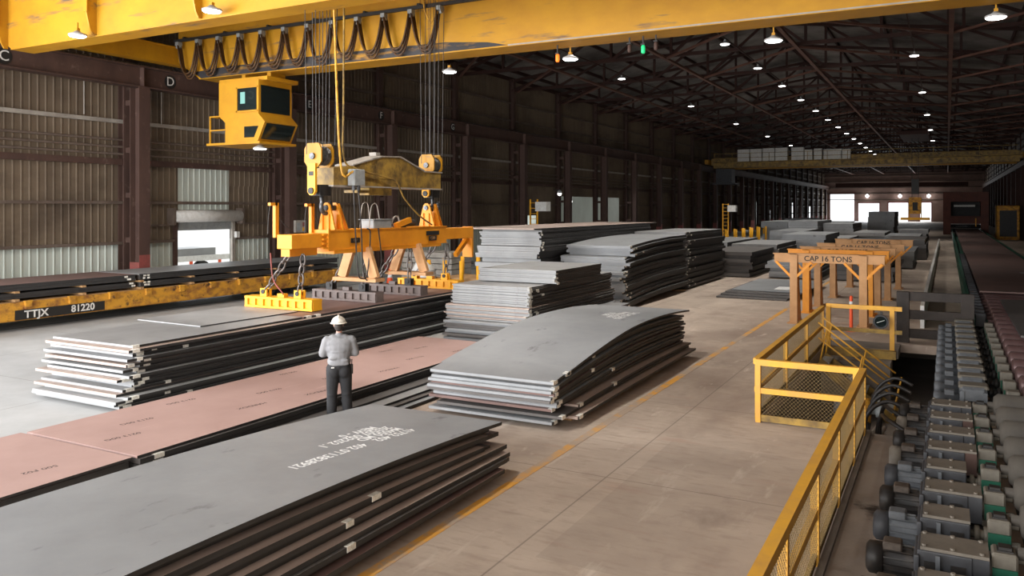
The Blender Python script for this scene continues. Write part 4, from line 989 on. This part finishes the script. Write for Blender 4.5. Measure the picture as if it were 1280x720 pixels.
MB().lathe((0, -.2, 0), (0, .06, 0), [(0, .19), (.03, .2), (.1, .18), (.2, .1), (.26, .08)], 20).build('housing', 'gbox', fld, True)
MB().lathe((0, -.205, 0), (0, -.2, 0), [(0, .15), (.005, .15)], 20).build('lens', 'glassdark', fld)
MB().bar((-.1, -.21, -.03), (.1, -.21, .05), .05, .01).build('reflector', 'white', fld)
MB().box(-.03, .03, .06, .12, -.2, .25).build('clamp', 'dark', fld)

# dark timber barrier over the pit
bt = empty('barrier_frame', (-.3, 26.7, 0), 'dark heavy steel barrier frame with three cross bars beside the motors', 'barrier')
for x in (-.85, .82): MB().box(x - .17, x + .17, -.12, .12, 0, 1.5).build('upright', 'barrier', bt, bevel=.01)
for z in (.16, .72, 1.26): MB().box(-.7, .7, -.07, .07, z - .02, z + .24).build('cross_bar', 'barrier', bt, bevel=.01)
for x in (-.85, .82):
    pass

# ------------------------------------------------------------------ roller conveyor
RYF = [5.4 + .95 * k for k in range(24, 62)]
rcv = empty('roller_conveyor', (2.3, 20, 0), 'long roller conveyor with grey and reddish steel rollers on the right', 'conveyor')
def scv(b, nm, m, smooth=False):
    o = b.build(nm, m, rcv, smooth); o.location = (-2.3, -20, 0); return o
RY = [5.4 + .95 * k for k in range(62)]
r0g = r0r = None
for i, yy in enumerate(RY):
    if yy < 16.0:
        if r0g is None:
            r0g = MB().lathe((.6, 0, .66), (4.3, 0, .66), [(0, .06), (.08, .06), (.09, .15), (.15, .205), (3.5, .205), (3.6, .06)], 22).build('roller', 'rollgrey', rcv, True); o = r0g
        else: o = r0g.copy(); COL.objects.link(o)
    else:
        if r0r is None:
            r0r = MB().lathe((1.05, 0, .68), (4.3, 0, .68), [(0, .06), (.12, .06), (.13, .15), (.17, .2), (3.0, .2), (3.1, .06)], 20).build('roller', 'rollred', rcv, True); o = r0r
        else: o = r0r.copy(); COL.objects.link(o)
    o.location = (-2.3, yy - 20, 0)
scv(MB().box(.22, .62, 2, 16.2, 0, .28), 'near_base', 'dark')
scv(MB().box(.92, 1.14, 16.2, 134, 0, .42).box(.60, .72, 27, 134, .0, .80), 'side_frame', 'green')
for yy in RYF: scv(MB().bbox(.74, 1.04, yy - .15, yy + .15, .42, .82, .03), 'bearing_block', 'gbox')
scv(MB().box(4.05, 4.25, 2, 134, 0, .9), 'far_side_frame', 'green')
scv(MB().box(.8, 4.05, 2, 134, .0, .06), 'tray', 'dark')
pc1 = plate(1.55, 3.95, 22.8, 31.5, .885, .05, 'plate3', 'dark plate riding on the conveyor rollers', None)
pc2 = plate(1.05, 3.95, 34.3, 62, .885, .05, 'brown2', 'long reddish plate riding far down the conveyor', None)
MB().box(.5, 1.2, -4, -3.2, .051, .052).build('chalk_mark', 'plate2', pc2)
pc3 = plate(1.0, 3.95, 62.4, 128, .885, .05, 'brown2', 'farthest reddish plate on the conveyor before the red machine', None)
# walkway strip and kerb beside the conveyor
tag(MB().box(-.78, -.66, 30, 95, 0, .75).build('kerb_wall', 'white'), 'low pale kerb wall between the aisle strip and the conveyor', 'kerb')

# drives
def motor(b_fan, x0, x1, r, fan_m, body_m, parent, z):
    o = MB().lathe((x0 + .14, 0, z), (x1, 0, z), [(0, r * .9), (x1 - x0 - .16, r * .9), (x1 - x0 - .15, r * 1.05), (x1 - x0 - .14, r * 1.05)], 20).build('motor', body_m, parent, True)
    f = MB().lathe((x0, 0, z), (x0 + .16, 0, z), [(0, r * .75), (.03, r * .98), (.16, r)], 20).build('fan_cover', fan_m, o, True)
    b = MB()
    for k in range(14):
        a = 2 * pi * k / 14; b.bar((x0 + .17, cos(a) * r * .93, z + sin(a) * r * .93), (x1 - .05, cos(a) * r * .93, z + sin(a) * r * .93), .012, .03, (0, cos(a), sin(a)))
    b.build('cooling_fins', body_m, o)
    MB().bbox(x0 + .16, x0 + .34, -.1, .1, z + r * .7, z + r * 1.25, .015).build('terminal_box', body_m if body_m != 'black' else 'motorbox', o)
    return o
def drive(label, group, big, style):
    t = empty('roller_drive', (0, 0, 0), label, 'drive', group)
    if big:
        fan, bod = [('gbox', 'bluegrey'), ('black', 'black'), ('lid', 'black')][style]
        motor(None, -.74, -.26, .165, fan, bod, t, .36)
        g = MB().box(-.26, .22, -.23, .23, .04, .60).box(-.29, -.24, -.28, .28, .04, .56).build('gearbox', 'gbox', t, bevel=.012)
        b = MB().box(-.235, .36 if style != 0 else .22, -.21, .21, .60, .63)
        for xx in (-.2, .05, .3):
            for yy in (-.17, .17):
                if xx < .2 or style: b.cyl((xx, yy, .625), (xx, yy, .65), .022, n=8)
        b.build('lid', 'lid', g)
        b = MB()
        for xx in (-.2, .03): MB().box(xx, xx + .13, -.238, -.229, .36, .5).build('side_pocket', 'black', g)
        MB().box(-.26, .22, -.26, -.228, .06, .3).box(-.1, -.06, -.27, -.23, .3, .58).build('ribs', 'bluegrey', g)
        if style: MB().box(.22, .36, -.22, .22, .3, .6).build('gearbox_extension', 'rust' if style == 2 else 'gbox', g)
        MB().lathe((.22, 0, .44), (.44, 0, .44), [(0, .04), (.04, .04), (.04, .09), (.09, .09), (.09, .05), (.13, .05), (.13, .09), (.18, .09), (.18, .04), (.22, .04)], 14).build('coupling', 'beige', t, True)
        bb = MB().bbox(.38, .6, -.13, .13, .28, .66, .02).box(.36, .62, -.2, .2, .28, .34).build('bearing_block', 'beige', t)
        MB().box(.385, .595, -.155, -.131, .26, .52).build('green_side', 'green', bb)
        MB().box(.44, .55, -.06, .06, .66, .70).box(.425, .565, -.075, .075, .66, .672).build('grease_port', 'dark', bb)
        for zz, yy in ((.56, .1), (.4, -.1)): MB().cyl((.6, yy, zz), (.68, yy, zz), .05, n=10).build('bearing_bolt', 'beige', bb)
    else:
        o = MB().lathe((-.62, 0, .5), (-.2, 0, .5), [(0, .11), (.02, .13), (.12, .13), (.13, .115), (.42, .115)], 16).build('motor', 'bluegrey', t, True)
        MB().bbox(-.44, -.28, -.07, .07, .58, .68, .01).build('terminal_box', 'bluegrey', o)
        g = MB().box(-.2, -.13, -.27, .27, .1, .72).box(.16, .23, -.27, .27, .1, .72).box(-.13, .16, -.27, .27, .1, .5).bbox(-.2, .23, -.24, -.1, .55, .8, .05).bbox(-.2, .23, .1, .24, .55, .8, .05).build('gearbox', 'bluegrey', t)
        MB().bbox(-.22, .26, -.2, .2, .76, .82, .03).build('lid', 'beige', g)
        MB().lathe((.23, 0, .5), (.55, 0, .5), [(0, .05), (.06, .05), (.06, .1), (.13, .1), (.13, .06), (.2, .06), (.2, .1), (.27, .1), (.27, .05), (.32, .05)], 14).build('coupling', 'dark', t, True)
        bb = MB().bbox(.52, .74, -.13, .13, .42, .76, .02).build('bearing_block', 'beige', t)
        MB().box(.525, .735, -.155, -.131, .42, .6).build('green_side', 'green', bb)
        MB().box(-.65, .3, -.3, .3, 0, .1).build('base', 'dark', t)
    return t
protos = {}
gl = {0: ('roller drive with a blue grey motor beside the near conveyor rollers', 'near drives with blue grey motors'),
      1: ('roller drive with a black motor beside the near conveyor rollers', 'near drives with black motors'),
      2: ('roller drive with a pale capped motor beside the near conveyor rollers', 'near drives with pale capped motors')}
near_style = {8.25: 1, 9.2: 1, 10.15: 0, 11.1: 1, 12.05: 0, 13.0: 2, 13.95: 1, 14.9: 2, 15.85: 1}
for i, yy in enumerate(RY):
    if yy > 26.3: break
    key = ('n', near_style.get(round(yy, 2), 1)) if yy < 16.5 else ('f', 0)
    if key not in protos:
        lab, grp = gl[key[1]] if key[0] == 'n' else ('compact grey roller drive in the row beyond the near drives', 'compact drives along the conveyor')
        protos[key] = drive(lab, grp, key[0] == 'n', key[1]); c = protos[key]
    else: c = copy_tree(protos[key])
    c.location = (0, yy, .014 if key[0] == 'n' else .001)
    q = [y2 for y2 in RY if (y2 < 16.5) == (yy < 16.5) and 8 < y2 <= yy]
    if yy > 8: c['label'] = ('roller drive with a ' + ['blue grey', 'black', 'pale capped'][key[1]] + ' motor, ' + ORD[len(q) - 1] + ' upward from the lower frame edge') if key[0] == 'n' else ('compact grey roller drive, ' + ORD[len(q) - 1] + ' beyond the near lidded drives')
    if key[0] == 'f': c.location.x = .40
# black cables arching from the near drives into the pit
for k in range(6):
    yy = 14.4 + .75 * k
    tag(MB().tube(spline([(-.6, yy, .42), (-.95, yy + .05, .52), (-1.28, yy + .1, .22), (-1.42, yy + .12, -.5), (-1.45, yy + .12, -1.46)] if yy > 15.7 else [(-.6, yy, .42), (-.85, yy + .2, .52), (-1.0, yy + .9, .4), (-1.1, yy + 1.4, -.1), (-1.15, yy + 1.45, -1.46)]), .035, 8).build('motor_cable', 'black', None, True),
        'thick black cable arching from a drive into the pit', 'cable', 'black cables arching into the pit')
# pump unit in the pit mouth
pm = empty('pump', (-1.72, 17.6, -1.5), 'yellow and grey pump with shaft standing in the pit behind the fence corner', 'pump')
MB().box(-.35, .35, -.3, .3, 0, 1.25).build('pedestal', 'dark', pm)
MB().lathe((-.3, 0, 1.45), (.15, 0, 1.45), [(0, .12), (.05, .2), (.4, .2), (.45, .12)], 18).build('housing', 'gbox', pm, True)
MB().lathe((.15, 0, 1.45), (.38, 0, 1.45), [(0, .24), (.23, .24)], 20).build('coupling_guard', 'car', pm, True)
MB().lathe((.38, 0, 1.45), (.62, 0, 1.45), [(0, .07), (.1, .07), (.1, .12), (.24, .12)], 16).build('shaft', 'grey', pm, True)
pp = MB()
for dx in (0, .13): pp.tube([(-1.35 + dx, 15.9, -.3), (-1.2 + dx, 17.4, -.3)], .04, 8)
tag(pp.build('pit_pipes', 'pale', None, True), 'pair of pale pipes lying along the pit edge by the cables', 'pipe')
tag(MB().box(-1.7, -1.0, 15.9, 17.2, -1.5, -.5).build('pit_tank', 'grey'), 'pale blue grey tank top down in the pit beside the fence', 'tank')

# ------------------------------------------------------------------ trestles
def trestle(label, plain):
    t = empty('trestle', (0, 0, 0), label, 'trestle')
    bm_ = 'tanwood' if not plain else 'beamorange'
    MB().box(-1.75, 1.75, -.10, .10, 2.10, 2.38).box(-1.78, 1.78, -.16, .16, 2.38, 2.41).build('top_beam', bm_, t)
    for s in (-1, 1):
        x = s * 1.1
        lg = MB().box(x - .12, x + .12, -.16, -.06, 0, 2.4).bar((x, .75, 0), (x, .12, 2.1), .22, .14, (0, 1, 0)).build('leg', bm_, t)
        MB().prism([(-.06, .05), (.7, .05), (.12, 2.05), (-.06, 2.05)], 'x', x + .11 - .012, x + .11).build('gusset', 'beamorange', lg)
        MB().box(x - .06, x + .06, -.1, .5, .75, .85).build('rung', 'beamorange', lg)
        MB().box(x - .2, x + .2, -.25, .95, 0, .03).build('foot_plate', bm_, lg)
        for q in (-1, 1): MB().bar((x + q * .1, -.12, 1.62), (x + q * .58, -.12, 2.12), .08, .06, (0, 1, 0)).build('knee_brace', 'beamorange' if q * s < 0 or True else bm_, t)
    if not plain:
        text('lettering', 'CAP 16 TONS', .25, 'ink', t, (0, -.104, 2.24), FY, .002, xs=1.0, bold=.004)
    return t
for i, (xc, yy, plain, lab) in enumerate(((-3.55, 29.3, False, 'nearest tan trestle lettered with its tonnage beside the stair pit'), (-3.6, 32.4, True, 'plain bright orange trestle, second in the row'),
                                          (-3.5, 34.7, False, 'tan trestle third in the row, behind the plain orange one'), (-3.35, 38.4, False, 'tan trestle fourth in the row'), (-3.2, 43.8, False, 'last trestle at the far end of the row'))):
    t = trestle(lab, plain); t.location = (xc, yy, 0)

# ------------------------------------------------------------------ small things
dl = empty('delineator_post', (-2.72, 28.2, 0), 'red delineator post with pale band behind the guard rail', 'post')
MB().lathe((0, 0, 0), (0, 0, 1.15), [(0, .17), (.05, .17), (.06, .055), (.8, .05), (1.1, .05), (1.15, .03)], 14).build('tube', 'orange', dl, True)
MB().lathe((0, 0, .85), (0, 0, .97), [(0, .056), (.12, .056)], 14).build('band', 'white', dl, True)
cn = empty('traffic_cone', (-25.2, 30.9, .97), 'orange traffic cone standing at the far end of the railcar deck', 'cone')
cn.location = (-24.8, 33.2, 0)
MB().lathe((0, 0, .03), (0, 0, .9), [(0, .2), (.87, .04)], 16).box(-.24, .24, -.24, .24, 0, .03).build('cone', 'orange', cn, True)
MB().lathe((0, 0, .45), (0, 0, .6), [(0, .126), (.15, .098)], 16).build('white_band', 'white', cn, True)
cn['label'] = 'orange traffic cone with a white band beyond the railcar'
lum = empty('lumber_pile', (-24.5, 37, 0), 'pale squared lumber pile behind the lifting beam', 'lumber pile')
for k in range(5):
    MB().box(-1.6, 1.6, -1.0, 1.0, .12 + k * .3, .38 + k * .3).build('lumber_layer', 'pale', lum)
    if k: MB().box(-1.2, -1.0, -1.0, 1.0, .08 + k * .3, .12 + k * .3).box(1.0, 1.2, -1.0, 1.0, .08 + k * .3, .12 + k * .3).build('stickers', 'wood', lum)
MB().box(-1.3, -1.1, -1, 1, 0, .12).box(1.1, 1.3, -1, 1, 0, .12).build('bearers', 'wood', lum)
rk = empty('stake_rack', (-19.5, 33, 0), 'low rack with short yellow stakes holding loose timbers', 'rack')
MB().box(-1.9, 1.9, -1.6, -1.4, .2, .5).box(-1.9, 1.9, 1.4, 1.6, .2, .5).box(-1.9, -1.6, -1.6, 1.6, 0, .2).box(1.6, 1.9, -1.6, 1.6, 0, .2).build('rack_frame', 'dark', rk)
for x in (-1.8, -.9, 0, .9, 1.8):
    for yy in (-1.5, 1.5): MB().cyl((x, yy, .5), (x, yy, 1.55), .1, n=12).build('stake', 'magnet', rk, True)
for k in range(6):
    tag(MB().bar((-21.2 + .05 * k, 31.95 + .38 * k, .62 + .0 * k), (-17.9 + .1 * k, 32.1 + .34 * k, .62), .2, .22).build('timber', 'wood'), 'loose timber lying on the stake rack behind the lifting beam', 'timber', 'loose timbers on the stake rack')
bale = empty('wire_bundle', (-21.6, 31.5, 0), 'white wrapped bundle standing behind the lifting beam legs', 'bundle')
MB().lathe((0, 0, 0), (0, 0, 1.7), [(0, .5), (.4, .62), (1.0, .58), (1.4, .36), (1.65, .1)], 16).build('wrap', 'white', bale, True)
for k in range(6): MB().tube([(.6 * cos(a), .6 * sin(a), .3 + .15 * k) for a in [2 * pi * i / 16 for i in range(17)]], .02).build('band', 'grey', bale, True)
cbx = empty('switch_cabinet', (-29.64, 31.9, 2.7), 'grey switch cabinet with warning stickers on the column by the lifting beam', 'cabinet')
MB().bbox(-.12, .13, -.4, .4, 0, .62, .02).build('body', 'pale', cbx)
MB().box(.131, .134, -.3, -.05, .08, .5).build('panel', 'grey', cbx); MB().box(.131, .134, .1, .3, .3, .52).build('sticker', 'redband', cbx); MB().box(.131, .134, .1, .3, .06, .26).build('sticker', 'magnet', cbx)
MB().box(-.35, -.12, -.1, .1, .2, .4).build('bracket', 'rust', cbx)
# floor line
tag(MB().box(-5.64, -5.48, -2, 60, .001, .004).build('floor_line', 'line'), 'worn yellow line painted on the concrete floor along the aisle', 'floor line')
# yellow posts in a rack at mid-distance
for k in range(24):
    tag(MB().cyl((-19.4 + (k % 2) * .6, 66 + 1.9 * k, 0), (-19.4 + (k % 2) * .6, 66 + 1.9 * k, 1.75), .11, n=10).build('stake_post', 'magnet', None, True), 'short yellow stake post in the row left of the far stacks', 'post', 'yellow stake posts left of the far stacks')
def ladder(x, y, h, lab):
    t = empty('cage_ladder', (x, y, 0), lab, 'ladder')
    for s in (-.3, .3): MB().box(s - .05, s + .05, -.05, .05, 0, h).build('stile', 'magnet', t)
    b = MB()
    for k in range(int(h / .4)): b.box(-.3, .3, -.02, .02, .3 + .4 * k, .34 + .4 * k)
    b.build('rungs', 'magnet', t)
    MB().box(.3, 1.2, -.4, .4, h - .9, h - .2).build('control_box', 'white', t)
    return t
ladder(-27.6, 55.0, 4.6, 'yellow ladder with a white box by the left columns behind the tall stacks')
ladder(-22.0, 92.0, 4.4, 'yellow ladder with a white box far down the left side')
for px, Y in ((707, 0), ):
    pass
al = empty('annex_lamp', (-33.5, 75, 4.6), 'small bright lamp in the open bay of the left wall', 'lamp')
MB().lathe((0, 0, 0), (0, 0, .3), [(0, .22), (.2, .18), (.3, .05)], 14).build('shade', 'lampcap', al, True); MB().ball((0, 0, -.05), .17).build('bulb', 'lamp', al, True); MB().box(-.02, .02, -.02, .02, .3, 1.0).build('stem', 'dark', al)
pl = bpy.data.lights.new('annex_light', 'POINT'); pl.energy = 500; pl.shadow_soft_size = .2; po = bpy.data.objects.new('annex_light', pl); COL.objects.link(po); po.location = (-33.5, 75, 4.2)
al2 = empty('column_lamp', (-29.4, 63.5, 5.2), 'small bright lamp on a left column beyond the lifting beam', 'lamp')
MB().lathe((0, 0, 0), (0, 0, .3), [(0, .22), (.2, .18), (.3, .05)], 14).build('shade', 'lampcap', al2, True); MB().ball((0, 0, -.05), .16).build('bulb', 'lamp', al2, True); MB().box(-.6, 0, -.03, .03, .25, .31).build('arm', 'dark', al2)

# ------------------------------------------------------------------ far crane, hoist, mill machine, end lamps
fc = empty('distant_crane', (0, 118, 0), 'distant yellow bridge crane with white cabinets far down the hall', 'crane')
for nm, y0, z1 in (('front_girder', -2.2, 10.9), ('rear_girder', 2.6, 11.2)):
    MB().box(-29.7, RX - .9, y0, y0 + 1.0, 9.97, z1).box(-29.4, RX - 1.2, y0, y0 + 1.0, 9.6, 9.97).box(-29.4, RX - 1.2, y0 - .15, y0 + 1.15, 9.55, 9.62).build(nm, 'dirtyyellow' if y0 < 0 else 'crane', fc)
MB().box(-29.2, RX - 1, -3.4, -2.2, 10.3, 10.36).build('walkway', 'dirtyyellow', fc)
b = MB()
for k in range(15): b.box(-29 + 2.5 * k - .03, -29 + 2.5 * k + .03, -3.4, -3.34, 10.36, 11.5)
for z in (10.9, 11.5): b.box(-29, RX - 1.5, -3.4, -3.34, z - .03, z + .03)
b.build('handrail', 'dirtyyellow', fc)
for k, (x0, w, h) in enumerate([(-25.8, 1.6, 1.7), (-24.1, 1.6, 1.7), (-22.4, 1.6, 1.75), (-20.7, 1.6, 1.75), (-18.6, 1.6, 1.75), (-16.9, 1.0, 1.4), (-15.7, 1.0, 1.5), (-14.5, 2.2, 1.35), (-12.2, 1.0, 1.3)]):
    MB().bbox(x0, x0 + w, -3.2, -2.3, 10.36, 10.36 + h, .04).build('cabinet', 'white', fc)
MB().box(-28.8, -26.6, -3.2, -1.2, 7.4, 9.4).box(-29.3, -26.0, -3.6, -1.0, 7.2, 7.4).build('cab', 'gbox', fc)
for x in (-30.2, RX - .9): MB().box(x, x + .5, -4, 5, 10.03, 10.7).build('end_truck', 'crane', fc)
hz = empty('distant_hoist', (-3.4, 110, 0), 'yellow hoist block and magnet bar hanging far down the hall above the stacks', 'hoist')
for x in (-.35, .35): MB().box(x - .03, x + .03, -.03, .03, 5.2, 12.5).build('rope', 'dark', hz)
MB().box(-.4, .4, -.35, .35, 5.6, 7.4).build('pulley_block', 'dark', hz)
MB().bbox(-.7, .7, -.4, .4, 3.2, 5.2, .1).build('body', 'car', hz); MB().box(-.28, .28, -.42, -.4, 3.6, 4.6).build('opening', 'ink', hz)
MB().box(-1.6, 1.6, -.25, .25, 2.45, 2.75).box(-.7, -.6, -.1, .1, 2.7, 3.2).box(.6, .7, -.1, .1, 2.7, 3.2).build('magnet_bar', 'magnet', hz)
MB().box(-1.5, 1.5, -6, 6, 12.4, 12.8).box(-1.5, -1.3, -6, 6, 12.8, 13.3).box(1.3, 1.5, -6, 6, 12.8, 13.3).build('trolley', 'truss', hz)
ms = empty('mill_stand', (2.4, 135, 0), 'dark red mill machine straddling the far end of the conveyor', 'machine')
M['mill'] = mat('mill_red', (.17, .045, .025), (.09, .03, .02), 1, .35, .7, .6)
for x in (-2.9, 1.9): MB().box(x, x + 1, 0, 4, 0, 6.2).build('housing_post', 'mill', ms)
for z, z1 in ((4.8, 6.2), (1.6, 2.7)): MB().box(-1.9, 1.9, 0, 4, z, z1).build('cross_beam', 'mill', ms)
MB().box(-1.9, 1.9, 3.6, 3.9, 2.7, 4.8).build('back_panel', 'dark', ms)
for z in (1.5, .85): MB().cyl((-1.9, .8, z - .28), (1.9, .8, z - .28), .25, n=16).build('work_roll', 'hook', ms, True)
MB().box(-1.5, 1.2, .6, 1.2, 4.05, 4.35).build('light_strip', 'white', ms)
MB().box(1.2, 1.35, -.05, 0, 1.2, 2.4).build('amber_lamp', 'magnet', ms)
gx = empty('machine_guard', (6.6, 118, 0), 'dark yellow guard cabinet on the right of the far conveyor', 'cabinet')
MB().bbox(-1.2, 1.2, -2, 2, 0, 4.2, .1).build('body', 'car', gx); MB().box(-.9, .9, -2.03, -2.0, .4, 3.6).build('door', 'dark', gx)
for px in (1084, 1125, 1161):
    p = at(px, 245, 248.6)
    t = empty('end_wall_lamp', p, 'bright lamp on the far end wall above the ' + {1084: 'left', 1125: 'middle', 1161: 'right'}[px] + ' of the low doors', 'lamp')
    MB().ball((0, 0, 0), .45).build('bulb', 'lamp', t, True); MB().box(-.2, .2, .3, 1.35, .1, .4).build('bracket', 'dark', t)
print('plates', NPLATE)
